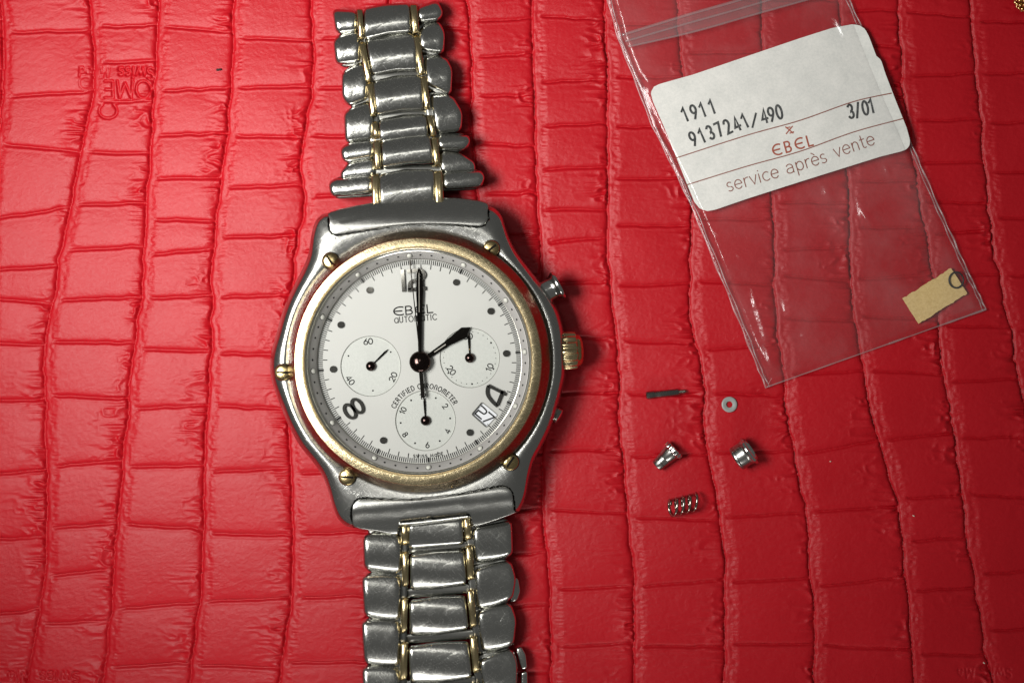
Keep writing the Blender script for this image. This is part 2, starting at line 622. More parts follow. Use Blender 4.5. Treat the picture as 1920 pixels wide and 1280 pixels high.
def text_strokes(s, x, y, ang, h, sx=1.0, track=0.0, align='l'):
    """px polylines of a straight line of writing; ang = clockwise turn of the baseline in degrees"""
    a = math.radians(ang)
    r = (math.cos(a), math.sin(a))
    u = (math.sin(a), -math.cos(a))
    cur = 0.0
    if align == 'c':
        cur = -text_width(s, sx, track) / 2
    out = []
    for c in s:
        adv, strokes = G[c]
        for st in strokes:
            out.append([(x + h * (r[0] * (cur + px * sx) + u[0] * py), y + h * (r[1] * (cur + px * sx) + u[1] * py)) for px, py in st])
        cur += adv * sx + track
    return out


def text_circle(s, cx, cy, R, mid_deg, h, sx=1.0, track=0.0, inward=False):
    """writing along a circle; mid_deg clockwise from up"""
    wtot = text_width(s, sx, track) * h
    out, cur = [], -wtot / 2
    for c in s:
        adv, strokes = G[c]
        w = adv * sx * h
        sgn = -1 if inward else 1
        a = mid_deg + sgn * math.degrees((cur + w / 2) / R)
        ar = math.radians(a)
        ox, oy = cx + R * math.sin(ar), cy - R * math.cos(ar)
        rot = a + (180 if inward else 0)
        out += [[p for p in st] for st in text_strokes(c, ox - math.cos(math.radians(rot)) * w / 2, oy - math.sin(math.radians(rot)) * w / 2, rot, h, sx)]
        cur += w + track * h
    return out


def write(mb, strokes, w, z, zf=None):
    for st in strokes:
        closed = len(st) > 3 and math.hypot(st[0][0] - st[-1][0], st[0][1] - st[-1][1]) < 1e-4
        ribbon(st, w, z, mb, closed=closed, zf=zf)


# ------------------------------------------------------------------ leather
VG = [
    [(1, 0), (3, 25), (6, 60), (7, 100), (5, 130), (3, 170), (0, 215), (-6, 260), (-14, 320), (-20, 400), (-30, 900), (-45, 1280)],
    [(167, 0), (170, 33), (174, 67), (175, 133), (174, 173), (170, 200), (163, 227), (158, 253), (153, 277), (145, 313), (138, 347), (133, 380), (125, 413),
     (117, 454), (110, 484), (105, 520), (103, 547), (97, 570), (90, 594), (87, 620), (82, 654), (81, 680), (82, 714), (84, 747), (85, 780), (83, 820),
     (86, 853), (88, 886), (88, 920), (87, 963), (86, 1003), (85, 1046), (82, 1086), (75, 1126), (72, 1146), (68, 1183), (62, 1216), (55, 1243), (50, 1276)],
    [(297, 0), (295, 33), (293, 73), (292, 110), (290, 143), (288, 190), (285, 227), (283, 260), (282, 283), (280, 320), (275, 353), (273, 380), (273, 400),
     (271, 440), (269, 480), (268, 527), (265, 560), (258, 594), (256, 614), (254, 640), (249, 667), (245, 694), (241, 727), (241, 767), (237, 800), (232, 827),
     (230, 886), (227, 926), (222, 963), (220, 986), (217, 1010), (213, 1040), (212, 1073), (210, 1106), (208, 1146), (203, 1170), (202, 1203), (198, 1236), (193, 1280)],
    [(437, 0), (437, 33), (436, 113), (434, 150), (432, 187), (428, 217), (426, 250), (421, 277), (417, 307), (415, 353), (412, 377), (407, 400), (405, 427),
     (402, 460), (397, 487), (393, 517), (397, 540), (400, 554), (398, 577), (394, 600), (397, 627), (398, 654), (393, 687), (391, 720), (392, 747), (388, 780),
     (383, 817), (383, 893), (381, 933), (382, 963), (380, 996), (378, 1040), (379, 1080), (377, 1116), (372, 1146), (368, 1180), (363, 1213), (360, 1243), (357, 1276)],
    [(582, 0), (583, 27), (586, 67), (587, 110), (584, 160), (582, 187), (577, 213), (571, 243), (567, 273), (563, 310), (567, 337), (570, 367), (571, 400),
     (562, 427), (556, 460), (552, 500), (549, 540), (545, 620), (541, 720), (541, 800), (545, 853), (547, 893), (548, 963), (550, 1010), (549, 1053),
     (547, 1096), (545, 1130), (540, 1170), (535, 1206), (528, 1246), (523, 1280)],
    [(728, 0), (730, 300), (715, 640), (705, 1000), (700, 1280)],
    [(875, 0), (880, 33), (882, 73), (885, 113), (885, 150), (883, 187), (882, 227), (885, 260), (888, 287), (890, 330), (895, 370), (897, 640), (890, 1000), (880, 1280)],
    [(997, 0), (998, 33), (1000, 73), (1000, 110), (1002, 150), (1003, 187), (1003, 233), (1005, 300), (1007, 333), (1007, 367), (1008, 400), (1012, 427), (1013, 460),
     (1015, 500), (1013, 523), (1016, 700), (1017, 853), (1018, 886), (1019, 926), (1018, 963), (1020, 1000), (1026, 1040), (1030, 1080), (1031, 1120), (1033, 1186), (1035, 1220), (1033, 1280)],
    [(1132, 0), (1133, 33), (1135, 67), (1138, 107), (1141, 140), (1141, 173), (1138, 207), (1140, 240), (1139, 273), (1140, 307), (1141, 373), (1140, 427), (1139, 460),
     (1140, 487), (1145, 517), (1145, 540), (1148, 574), (1154, 607), (1157, 640), (1159, 674), (1162, 700), (1162, 727), (1160, 754), (1160, 787), (1163, 820), (1167, 840),
     (1170, 853), (1173, 893), (1176, 930), (1178, 960), (1180, 986), (1182, 1020), (1188, 1053), (1192, 1086), (1188, 1120), (1190, 1186), (1189, 1280)],
    [(1270, 0), (1275, 100), (1283, 150), (1290, 300), (1298, 400), (1298, 427), (1295, 460), (1294, 494), (1297, 524), (1293, 550), (1292, 584), (1297, 614), (1303, 644),
     (1313, 667), (1318, 700), (1322, 734), (1319, 767), (1321, 800), (1323, 827), (1330, 853), (1335, 886), (1342, 920), (1348, 953), (1353, 986), (1357, 1020),
     (1360, 1053), (1358, 1086), (1358, 1120), (1360, 1186), (1358, 1280)],
    [(1428, 0), (1430, 60), (1435, 150), (1447, 370), (1452, 427), (1453, 460), (1453, 510), (1450, 537), (1453, 567), (1457, 594), (1458, 627), (1465, 660), (1470, 694),
     (1472, 727), (1473, 760), (1478, 794), (1487, 827), (1492, 853), (1497, 886), (1502, 920), (1510, 946), (1515, 980), (1518, 1046), (1520, 1080), (1525, 1113), (1527, 1146), (1528, 1213), (1527, 1280)],
    [(1575, 0), (1585, 200), (1592, 340), (1595, 427), (1593, 454), (1595, 494), (1599, 567), (1603, 594), (1608, 627), (1613, 660), (1620, 687), (1623, 710), (1628, 744),
     (1635, 777), (1643, 804), (1653, 834), (1660, 853), (1667, 886), (1678, 920), (1685, 940), (1687, 970), (1693, 1003), (1695, 1066), (1701, 1093), (1705, 1120), (1708, 1186), (1712, 1220), (1715, 1280)],
    [(1685, 0), (1687, 33), (1688, 67), (1692, 97), (1693, 153), (1698, 187), (1703, 213), (1707, 240), (1712, 283), (1718, 320), (1722, 360), (1727, 400), (1737, 427),
     (1742, 444), (1743, 477), (1747, 500), (1752, 520), (1757, 560), (1760, 587), (1763, 627), (1767, 687), (1773, 707), (1777, 734), (1783, 777), (1790, 810), (1795, 853),
     (1798, 880), (1803, 906), (1808, 936), (1813, 1003), (1818, 1033), (1825, 1060), (1832, 1083), (1832, 1113), (1842, 1170), (1847, 1220), (1853, 1246), (1863, 1280)],
    [(1820, 0), (1822, 33), (1825, 73), (1830, 107), (1832, 140), (1837, 173), (1840, 207), (1843, 233), (1843, 267), (1847, 300), (1852, 327), (1853, 360), (1855, 393),
     (1860, 427), (1862, 460), (1868, 490), (1877, 514), (1880, 537), (1883, 567), (1892, 594), (1898, 617), (1900, 644), (1903, 674), (1910, 700), (1917, 727), (1925, 780), (1935, 854), (1955, 1000), (1990, 1280)],
]
HG = [
    [(62, 55), (182, 170), (270, 284), (412, 388), (507, 497), (559, 567), (642, 646), (752, 747), (891, 878), (1011, 1006), (1155, 1141), (1290, 1280)],
    [(50, 47), (118, 114), (190, 190), (285, 288), (384, 380), (470, 461), (563, 557), (640, 643), (740, 747), (876, 861), (990, 981), (1080, 1066), (1168, 1163), (1290, 1285)],
    [(48, 60), (172, 163), (255, 248), (335, 332), (412, 413), (479, 465), (560, 552), (654, 657), (767, 757), (875, 871), (981, 991), (1141, 1128), (1250, 1241)],
    [(70, 75), (165, 162), (255, 258), (353, 347), (445, 442), (557, 552), (662, 665), (760, 767), (885, 876), (1000, 1001), (1128, 1118), (1246, 1250)],
    [(72, 72), (165, 163), (255, 255), (370, 358), (470, 470), (580, 580), (680, 680), (780, 780), (888, 880), (1001, 995), (1121, 1115), (1241, 1241)],
    [(55, 55), (160, 160), (250, 250), (345, 345), (450, 450), (560, 560), (660, 660), (770, 770), (870, 870), (985, 985), (1100, 1100), (1210, 1210)],
    [(40, 33), (108, 99), (181, 177), (268, 274), (363, 362), (442, 442), (540, 540), (640, 640), (750, 750), (850, 850), (960, 953), (1041, 1036), (1140, 1133), (1262, 1262)],
    [(30, 37), (155, 148), (237, 231), (318, 313), (393, 393), (457, 444), (534, 527), (632, 634), (739, 735), (845, 843), (955, 961), (1106, 1096), (1213, 1203)],
    [(45, 45), (145, 145), (238, 238), (336, 333), (423, 422), (537, 530), (639, 643), (737, 742), (856, 852), (970, 974), (1100, 1086), (1210, 1213)],
    [(-5, 0), (100, 98), (200, 200), (310, 300), (411, 411), (527, 533), (657, 645), (737, 741), (850, 845), (971, 960), (1093, 1083), (1208, 1206)],
    [(0, 0), (95, 95), (190, 190), (285, 285), (380, 380), (470, 462), (515, 527), (595, 602), (702, 695), (853, 825), (960, 948), (1101, 1080), (1208, 1220)],
    [(24, 18), (88, 87), (163, 162), (250, 250), (340, 340), (427, 427), (524, 516), (592, 600), (694, 702), (827, 810), (935, 928), (1016, 1006), (1108, 1101), (1225, 1228)],
    [(22, 31), (143, 137), (227, 223), (307, 303), (380, 380), (442, 430), (519, 514), (611, 614), (717, 710), (822, 818), (926, 935), (1077, 1068), (1183, 1175)],
    [(40, 43), (138, 137), (230, 230), (323, 323), (408, 410), (517, 517), (619, 619), (730, 730), (840, 840), (950, 950), (1060, 1060), (1170, 1170)],
]


def axis_pts(lo, hi, f0, f1, fine):
    a = np.arange(f0, f1 + fine, fine)
    left, right, s = [f0], [a[-1]], fine
    while left[-1] > lo:
        s = min(s * 1.12, 22)
        left.append(left[-1] - s)
    s = fine
    while right[-1] < hi:
        s = min(s * 1.12, 22)
        right.append(right[-1] + s)
    return np.concatenate([np.array(left[1:])[::-1], a, np.array(right[1:])])


def build_leather():
    xs = axis_pts(-900, 2820, -14, 1934, 1.72)
    ys = axis_pts(-800, 2080, -14, 1294, 1.72)
    X, Y = np.meshgrid(xs, ys)
    X, Y = X.astype(np.float32), Y.astype(np.float32)
    H = np.zeros_like(X)
    # columns beyond the traced ones, for other viewpoints
    V, Hh = [list(v) for v in VG], [list(h) for h in HG]
    for k in range(7):
        V.insert(0, [(x - 138 - 6 * (k % 3), y) for x, y in V[0]])
        Hh.insert(0, [(a + random.uniform(-30, 30), b + random.uniform(-30, 30)) for a, b in HG[(k * 3 + 1) % 14]])
        Hh[0] = [(a, a + random.uniform(-8, 8)) for a, b in Hh[0]]
        V.append([(x + 128 + 6 * (k % 3), y) for x, y in V[-1]])
        if k < 6:
            Hh.append([(a + 20, a + 20 + random.uniform(-8, 8)) for a, b in HG[(k * 5 + 2) % 14]])
    jit = (vnoise(ys / 9.0, ys * 0 + 3.3, 5) - 0.5) * 3.0
    VX = []
    for k, v in enumerate(V):
        v = np.array(v, float)
        VX.append(np.interp(ys, v[:, 1], v[:, 0]) + jit * 0.8 + (vnoise(ys / 23.0, ys * 0 + k * 7.7, 8) - 0.5) * 4)
    amp = vnoise(X / 70, Y / 45, 21)
    amp2 = vnoise(X / 40, Y / 60, 22)
    wob = (vnoise(X / 22, Y / 200, 23) - 0.5) * 3.4
    wr = vnoise(X / 22 + 2.2 * vnoise(X / 40, Y / 25, 26), Y / 7.6, 24)
    wr2 = vnoise(X / 15, Y / 3.4, 25)
    wr = 1 - np.abs(2 * wr - 1)
    wr2 = 1 - np.abs(2 * wr2 - 1)
    for k in range(len(V) - 1):
        a, b2 = VX[k], VX[k + 1]
        i0, i1 = np.searchsorted(xs, a.min() - 3), np.searchsorted(xs, b2.max() + 3)
        if i1 <= i0:
            continue
        sl = (slice(None), slice(max(i0 - 1, 0), i1 + 1))
        x, y = X[sl], Y[sl]
        dl, dr = x - a[:, None], b2[:, None] - x
        msk = (dl >= 0) & (dr > 0)
        u = np.clip(dl / np.maximum(dl + dr, 1), 0, 1)
        dy = np.full_like(x, 1e3)
        hs = list(Hh[k])
        t0, t1 = hs[0], hs[-1]
        for e in range(1, 8):
            hs.append((t1[0] + 112 * e, t1[1] + 108 * e))
            hs.append((t0[0] - 110 * e, t0[1] - 112 * e))
        sgn = np.zeros_like(x)
        for yl, yr in hs:
            q = y - (yl + (yr - yl) * u + wob[sl] * (0.4 + u))
            near = np.abs(q) < np.abs(dy)
            dy = np.where(near, q, dy)
        ad = np.abs(dy)
        # rounded corners: the horizontal crease flares near the side grooves
        ledge = 9.0 + 3.0 * amp2[sl]
        rise = np.clip((dl - ledge) / 15.0, 0, 1)
        rise = rise * rise * (3 - 2 * rise)
        h = -(1 - rise) * 1.9
        h -= 4.0 * np.exp(-dl / 2.4)
        h -= 7.5 * np.exp(-dr / 3.0) + 1.6 * np.exp(-dr / 10.0)
        crease = 4.2 * np.exp(-ad / 1.9) + 1.2 * np.exp(-ad / 7.0)
        lip = 1.0 * np.exp(-((dy - 5.5) / 2.6) ** 2)
        h -= (crease - lip) * rise * np.clip(dr / 5.0, 0, 1)
        # pillow of each scale
        h += 2.4 * (1 - np.exp(-np.minimum(dl, dr) / 24.0)) * (1 - np.exp(-ad / 20.0))
        # wrinkles along the sides
        A = np.exp(-np.clip(dr - 6, 0, None) / (8 + 20 * amp[sl])) * np.clip(dr / 4, 0, 1)
        h += A * (wr[sl] - 0.45) * 7.5 * np.clip(amp[sl] * 1.9 - 0.25, 0.1, 1.3)
        B = np.exp(-np.clip(dl - 16, 0, None) / (3 + 9 * amp2[sl])) * np.clip((dl - 9) / 5, 0, 1)
        h += B * (wr2[sl] - 0.45) * 1.9
        h += (1 - rise) * (vnoise(x / 6, y / 9, 29) - 0.5) * 1.3
        H[sl] = np.where(msk, h, H[sl])
    H += (vnoise(X / 75, Y / 75, 31) - 0.5) * 2.4
    H += (vnoise(X / 11 + 0.5 * Y / 13, Y / 8, 32) - 0.5) * 0.30
    H += (vnoise(X / 4.6 + Y / 9, Y / 3.6 - X / 12, 33) - 0.5) * 0.30

    # heat-stamped lettering pressed into the hide, upside down
    def press(strokes, w, depth):
        for st in strokes:
            for (x0, y0), (x1, y1) in zip(st[:-1], st[1:]):
                i0, i1 = np.searchsorted(xs, (min(x0, x1) - 8, max(x0, x1) + 8))
                j0, j1 = np.searchsorted(ys, (min(y0, y1) - 8, max(y0, y1) + 8))
                if i1 <= i0 or j1 <= j0:
                    continue
                x, y = X[j0:j1, i0:i1], Y[j0:j1, i0:i1]
                dx, dyy = x1 - x0, y1 - y0
                t = np.clip(((x - x0) * dx + (y - y0) * dyy) / max(dx * dx + dyy * dyy, 1e-6), 0, 1)
                d = np.hypot(x - x0 - t * dx, y - y0 - t * dyy)
                pr = depth * np.exp(-(d / w) ** 2)
                St[j0:j1, i0:i1] = np.maximum(St[j0:j1, i0:i1], pr)

    St = np.zeros_like(H)
    press(text_strokes('Swiss', 287, 127, 181, 22, 0.92, 0.10), 2.0, 5.4)
    press(text_strokes('VadeG'[:1], 205, 127, 181, 20, 0.8), 1.8, 1.8)
    press(text_strokes('ad', 170, 127, 183, 17, 0.85, 0.1), 2.0, 2.6)
    press(text_strokes('OVE', 282, 152, 180, 32, 1.0, 0.06), 2.0, 4.4)
    press([arc(0, 0, 1, 1, 0, 1, 1)][:0], 1, 1)
    press([[(202 + 17 * math.cos(math.radians(t)), 208 - 14 * math.sin(math.radians(t))) for t in range(-235, 56, 15)]], 2.0, 4.2)
    press([[(186, 195), (193, 195)], [(212, 195), (219, 195)]], 2.0, 3.0)
    press([arc(160, 156, 11, 12, 0, 300, 12)], 1.8, 1.4)
    press(text_strokes('Swiss', 148, 1259, 181, 19, 1.15, 0.16), 2.1, 5.2)
    press(text_strokes('Va', 52, 1259, 181, 19, 1.1, 0.10), 2.0, 4.6)
    press(text_strokes('Swiss Va', 1896, 1252, 180, 18, 0.9, 0.16), 1.6, 1.6)
    H -= St
    s = 1.0
    n, m = H.shape
    co = np.empty((n * m, 3), np.float32)
    co[:, 0] = ((X - 960) / 100).ravel()
    co[:, 1] = (-(Y - 640) / 100).ravel()
    co[:, 2] = (H / 100).ravel()
    idx = np.arange(n * m, dtype=np.int32).reshape(n, m)
    quads = np.stack([idx[:-1, :-1], idx[1:, :-1], idx[1:, 1:], idx[:-1, 1:]], -1).reshape(-1, 4)
    me = bpy.data.meshes.new('leather_surface')
    me.vertices.add(n * m)
    me.vertices.foreach_set('co', co.ravel())
    nq = len(quads)
    me.loops.add(nq * 4)
    me.loops.foreach_set('vertex_index', quads.ravel())
    me.polygons.add(nq)
    me.polygons.foreach_set('loop_start', np.arange(0, nq * 4, 4, dtype=np.int32))
    me.polygons.foreach_set('use_smooth', np.ones(nq, bool))
    me.update()
    me.materials.append(M_leather)
    o = bpy.data.objects.new('leather_surface', me)
    C.objects.link(o)
    o['kind'] = 'structure'
    o['label'] = 'red crocodile-embossed leather sheet under everything'
    return xs, ys, H


LX, LY, LH = build_leather()


def leather_z(px, py):
    i = min(max(int(np.searchsorted(LX, px)), 0), len(LX) - 1)
    j = min(max(int(np.searchsorted(LY, py)), 0), len(LY) - 1)
    return float(LH[j, i]) / 100


# ------------------------------------------------------------------ wristwatch
CX, CY = 786.7, 677.3
wc = W(CX, CY, 1.0)
watch = thing('wristwatch', (wc[0], wc[1], 0.0), 'steel and gold chronograph wristwatch with white dial lying on its bracelet', 'wristwatch')
ROT = -5.2                                          # the dial's 12 is turned this far (clockwise degrees)


def pol(theta, r, cx=CX, cy=CY):
    """px at r px from the centre, theta clockwise from straight up"""
    a = math.radians(theta)
    return (cx + r * math.sin(a), cy - r * math.cos(a))


def ring_obj(name, profile, mat, n=180, parent=watch, sharp=35, **k):
    v, f = lathe([(r / 100, z) for r, z in profile], (wc[0], wc[1], 0), (0, 0, 1), n)
    return mesh_obj(name, v, f, mat, parent, sharp=sharp, **k)


# --- case
case_px = [(616, 399), (600, 405), (591, 416), (584, 439), (578, 476), (566, 506), (548, 541), (531, 580), (519, 622), (509, 658), (506, 684), (508, 708), (516, 735),
           (528, 766), (541, 797), (562, 835), (589, 869), (605, 893), (615, 919), (624, 950), (634, 972), (648, 985), (664, 989),
           (720, 991), (780, 988), (850, 980), (920, 970), (966, 961), (978, 951), (987, 928), (994, 892), (1003, 862), (1018, 834), (1034, 800), (1049, 752), (1058, 716), (1061, 692),
           (1060, 655), (1057, 618), (1046, 580), (1028, 549), (1006, 521), (987, 496), (969, 471), (956, 446), (947, 421), (941, 405), (929, 392), (914, 387),
           (860, 384), (790, 384), (700, 388)]
endlink_top = [(620, 397), (694, 381), (770, 374), (838, 371), (872, 373), (913, 380), (914.5, 398), (915, 411), (909, 421), (896, 425), (844, 421), (766, 421), (687, 432), (634, 440.5), (623, 438), (617.5, 429), (617, 410)]
endlink_bot = [(665, 988), (659.5, 968), (661, 948), (669, 936), (685, 934.3), (768, 937), (857.6, 927), (917, 915.5), (943.7, 911), (957.5, 918), (962, 932), (964, 956), (966, 961.5),
               (917, 979.5), (887, 986), (889, 971), (881, 964), (812, 971), (748, 978), (744, 985), (745, 1002), (709, 996)]


def in_poly(P, poly):
    poly = np.asarray(poly, float)
    x, y = P[:, 0], P[:, 1]
    ins = np.zeros(len(P), bool)
    j = len(poly) - 1
    for i in range(len(poly)):
        xi, yi, xj, yj = *poly[i], *poly[j]
        c = ((yi > y) != (yj > y)) & (x < (xj - xi) * (y - yi) / (yj - yi + 1e-12) + xi)
        ins ^= c
        j = i
    return ins


def build_case():
    out = np.array(catmull(case_px, 8, True))
    ang = np.arctan2(-(out[:, 1] - CY), out[:, 0] - CX)
    rad = np.hypot(out[:, 0] - CX, out[:, 1] - CY)
    o = np.argsort(ang)
    ang, rad = ang[o], rad[o]
    NA, NR = 900, 44
    th = np.linspace(-math.pi, math.pi, NA, endpoint=False)
    R = np.interp(th, np.r_[ang - 2 * math.pi, ang, ang + 2 * math.pi], np.r_[rad, rad, rad])
    rings = []
    r_in = 243.0
    RIM = 8.5
    for k in range(NR + 1):
        if k <= 32:
            r = r_in + (R - RIM - r_in) * (k / 32)
        else:
            r = R - RIM * (1 - (k - 32) / 12) ** 1.6
        t = (r - r_in) / (R - r_in)
        e = np.clip(1 - (R - r) / RIM, 0, 1)
        z = 0.94 + 0.05 * np.sin(math.pi * t) - 0.10 * t ** 2 - 0.30 * (1 - np.sqrt(np.clip(1 - e * e, 0, 1)))
        P = np.c_[CX + r * np.cos(th), CY - r * np.sin(th)]
        zz = np.array(z)
        for el in (endlink_top, endlink_bot):
            c = np.mean(el, 0)
            ins = in_poly(P, offset_loop(resample(el, 160), -1.6))
            zz[ins] -= 0.22
        # perspective: the rim is traced at its own height
        rings.append([W(p[0], p[1], q) for p, q in zip(P, zz)])
    last = np.c_[CX + R * np.cos(th), CY - R * np.sin(th)]
    for ins, z in ((0.3, 0.42), (3.0, 0.26), (18.0, 0.08)):
        P = np.c_[CX + (R - ins) * np.cos(th), CY - (R - ins) * np.sin(th)]
        rings.append([W(p[0], p[1], z) for p in P])
    rings.insert(0, [W(CX + 238 * math.cos(a), CY - 238 * math.sin(a), 0.80) for a in th])
    v, f = loft(rings, cap_top=True, cap_bot=False)
    return mesh_obj('case', v, f, M_case, watch, sharp=50)


build_case()


def plate(poly, z_fn, z0, bevel, mat, name, n=220):
    """flat-ish block with a bevelled rim and heights from z_fn"""
    L = fix_winding(resample(poly, n))
    c = L.mean(0)
    rings = [[W(p[0], p[1], z0) for p in L]]
    for d, dz in ((0, bevel), (bevel * .1, bevel * .6), (bevel * .35, bevel * .25), (bevel * .7, bevel * .06), (bevel, 0)):
        P = offset_loop(L, d)
        rings.append([W(p[0], p[1], z_fn(*p) - dz / 100) for p in P])
    # inner grid: move towards the spine so the long block keeps its shape
    P0 = offset_loop(L, bevel)
    ax = np.array([1.0, -0.06])
    ax /= np.hypot(*ax)
    for k in (0.75, 0.5, 0.25, 0.04):
        along = (P0 - c) @ ax
        perp = (P0 - c) - along[:, None] * ax
        # spine curve: mean of both long edges at that position
        P = c + along[:, None] * ax * (0.86 + 0.14 * k) + perp * k + (1 - k) * spine_shift(P0, c, ax)
        rings.append([W(p[0], p[1], z_fn(*p)) for p in P])
    return loft(rings, cap_top=True)


def spine_shift(P, c, ax):
    along = (P - c) @ ax
    nrm = np.array([-ax[1], ax[0]])
    pr = (P - c) @ nrm
    # average of upper and lower edge in bins
    o = np.zeros_like(P)
    bins = np.linspace(along.min(), along.max(), 25)
    mids = []
    for b0, b1 in zip(bins[:-1], bins[1:]):
        s = (along >= b0) & (along <= b1)
        q = pr[s]
        mids.append((q.max() + q.min()) / 2 if s.any() else np.nan)
    mids = np.array(mids)
    cent = (bins[:-1] + bins[1:]) / 2
    ok = ~np.isnan(mids)
    m = np.interp(along, cent[ok], mids[ok])
    return m[:, None] * nrm


def z_top_link(px, py):
    t = (432 - py) / 45.0                       # 0 near bezel, 1 at the outer edge
    return 0.93 - 0.10 * max(t, 0) ** 2 + 0.012 * math.sin(t * 4)


def z_bot_link(px, py):
    yy = py + (px - 812) * 0.09
    t = (yy - 928) / 58.0
    return 0.93 - 0.14 * max(t, 0) ** 2 + 0.02 * math.sin(t * 7)


v, f = plate(catmull(endlink_top, 3, True), z_top_link, 0.45, 2.6, M_satin, 'end_link')
mesh_obj('end_link', v, f, M_satin, watch, sharp=60)
v, f = plate(catmull(endlink_bot, 3, True), z_bot_link, 0.45, 2.6, M_satin, 'end_link')
mesh_obj('end_link', v, f, M_satin, watch, sharp=60)

# --- bezel
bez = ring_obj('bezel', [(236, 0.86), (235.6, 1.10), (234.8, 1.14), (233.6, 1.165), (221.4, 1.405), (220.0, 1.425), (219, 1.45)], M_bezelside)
ring_obj('bezel_ring', [(219.2, 1.448), (217.8, 1.462), (212, 1.472), (205.4, 1.476), (203.4, 1.474)], M_goldbrush, parent=bez)
ring_obj('bezel_lip', [(203.6, 1.476), (202.4, 1.45), (201.6, 1.40), (201.2, 1.36)], M_goldpol, parent=bez)
for th in (165.5, 183.0):
    mb = MB()
    p0, p1 = pol(th, 229), pol(th, 243)
    ribbon([p0, p1], 4.5, 1.22, mb, thick=0.2)
    mb.obj('bezel_tab', M_goldpol, bez)

# --- screws
for (sx, sy, slot) in ((619, 489, 56), (921, 466, -38), (530, 698, 2), (650.5, 894, 4), (957, 866, -55)):
    o0 = W(sx, sy, 1.06)
    v, f = lathe([(.153, -.30), (.153, -.02), (.147, .0), (.13, .012), (.09, .022), (.045, .027), (.0008, .028)], o0, (0, 0, 1), 32)
    sc = mesh_obj('bezel_screw', v, f, M_screw, watch, sharp=50)
    mb = MB()
    a = math.radians(slot)
    q = 14.6
    pts = [(sx - q * math.cos(a) * t, sy - q * math.sin(a) * t) for t in (-1, -.6, -.3, 0, .3, .6, 1)]
    zz = lambda x, y: 0.008 + 0.030 * (1 - (math.hypot(x - sx, y - sy) / 15.0) ** 2.6)
    ribbon(pts, 4.0, 1.056, mb, cap=0, zf=zz)
    mb.obj('slot', M_slot, sc)
    v, f = lathe([(.153, .0), (.166, .002), (.166, -.08)], (o0[0], o0[1], 0.985), (0, 0, 1), 32)
    mesh_obj('screw_recess', v, f, M_dark, sc)

# --- crystal seat, flange, dial
ring_obj('rehaut_rim', [(203.0, 1.40), (201.0, 1.405), (200.4, 1.36), (198.6, 1.35), (197.8, 1.30), (196.6, 1.29), (196.2, 1.22)], M_rehaut, sharp=20)
fl = ring_obj('flange', [(197.0, 1.235), (196.0, 1.232), (184.2, 1.075), (183.6, 1.03)], M_flange, sharp=30)
ring_obj('flange_edge', [(184.4, 1.078), (183.4, 1.074), (183.0, 1.03)], M_rehaut, parent=fl)
DZ = 1.03
FR = lambda t: (184.2 + t * 11.8, 1.075 + t * 0.157)


def flange_pt(theta, t):
    r, z = FR(t)
    a = math.radians(theta)
    return (wc[0] + r / 100 * math.sin(a), wc[1] + r / 100 * math.cos(a), z)


mbd = MB()
slope = Vector((0, 0, 1))
for k in range(60):
    th = 6 * k + ROT
    a = math.radians(th)
    out_dir = Vector((math.sin(a), math.cos(a), 0))
    nrm = (Vector((0, 0, 1)) * 11.8 - out_dir * 15.7).normalized()
    c0 = Vector(flange_pt(th, 0.55))
    if k % 5 == 0:
        v, f = lathe([(.047, -.02), (.047, .012), (.038, .028), (.02, .036), (.0006, .038)], c0, nrm, 18)
        mesh_obj('lume_pip', v, f, M_pip, fl)
        v, f = lathe([(.047, .004), (.055, .004), (.055, -.02)], c0, nrm, 18)
        mbd.add(v, f)
    else:
        v, f = lathe([(.0005, .004), (.019, .004), (.019, -.006)], c0, nrm, 10)
        mbd.add(v, f)
mbd.obj('minute_dots', M_black, fl, kind='stuff')

# dial plate with three recessed counters and a date window cut through
SUB = [(695, 686.3, 56), (880.6, 670.8, 55.5), (797.6, 788.2, 56)]
date_win = [(903.5, 753.2), (933.4, 777.6), (912, 801.5), (883.8, 776.2)]


def dial_plate():
    cu = bpy.data.curves.new('dial', 'CURVE')
    cu.dimensions = '2D'
    cu.fill_mode = 'FRONT'

    def spl(pts):
        s = cu.splines.new('POLY')
        s.points.add(len(pts) - 1)
        for q, p in zip(s.points, pts):
            q.co = (p[0], p[1], 0, 1)
        s.use_cyclic_u = True

    spl([W(*pol(t * 2, 191.5), DZ)[:2] for t in range(180)])
    for sx, sy, r in SUB:
        spl([W(*pol(t * 4, r, sx, sy), DZ)[:2] for t in range(90)])
    spl([W(*p, DZ)[:2] for p in round_poly(date_win, 3.5, 4)])
    tmp = bpy.data.objects.new('tmp', cu)
    C.objects.link(tmp)
    dg = bpy.context.evaluated_depsgraph_get()
    me = bpy.data.meshes.new_from_object(tmp.evaluated_get(dg))
    vs = [(v.co.x, v.co.y, DZ) for v in me.vertices]
    fs = [tuple(p.vertices) for p in me.polygons]
    bpy.data.objects.remove(tmp)
    bpy.data.meshes.remove(me)
    return vs, fs


v, f = dial_plate()
dial = mesh_obj('dial', v, f, M_dial, watch, smooth=False)

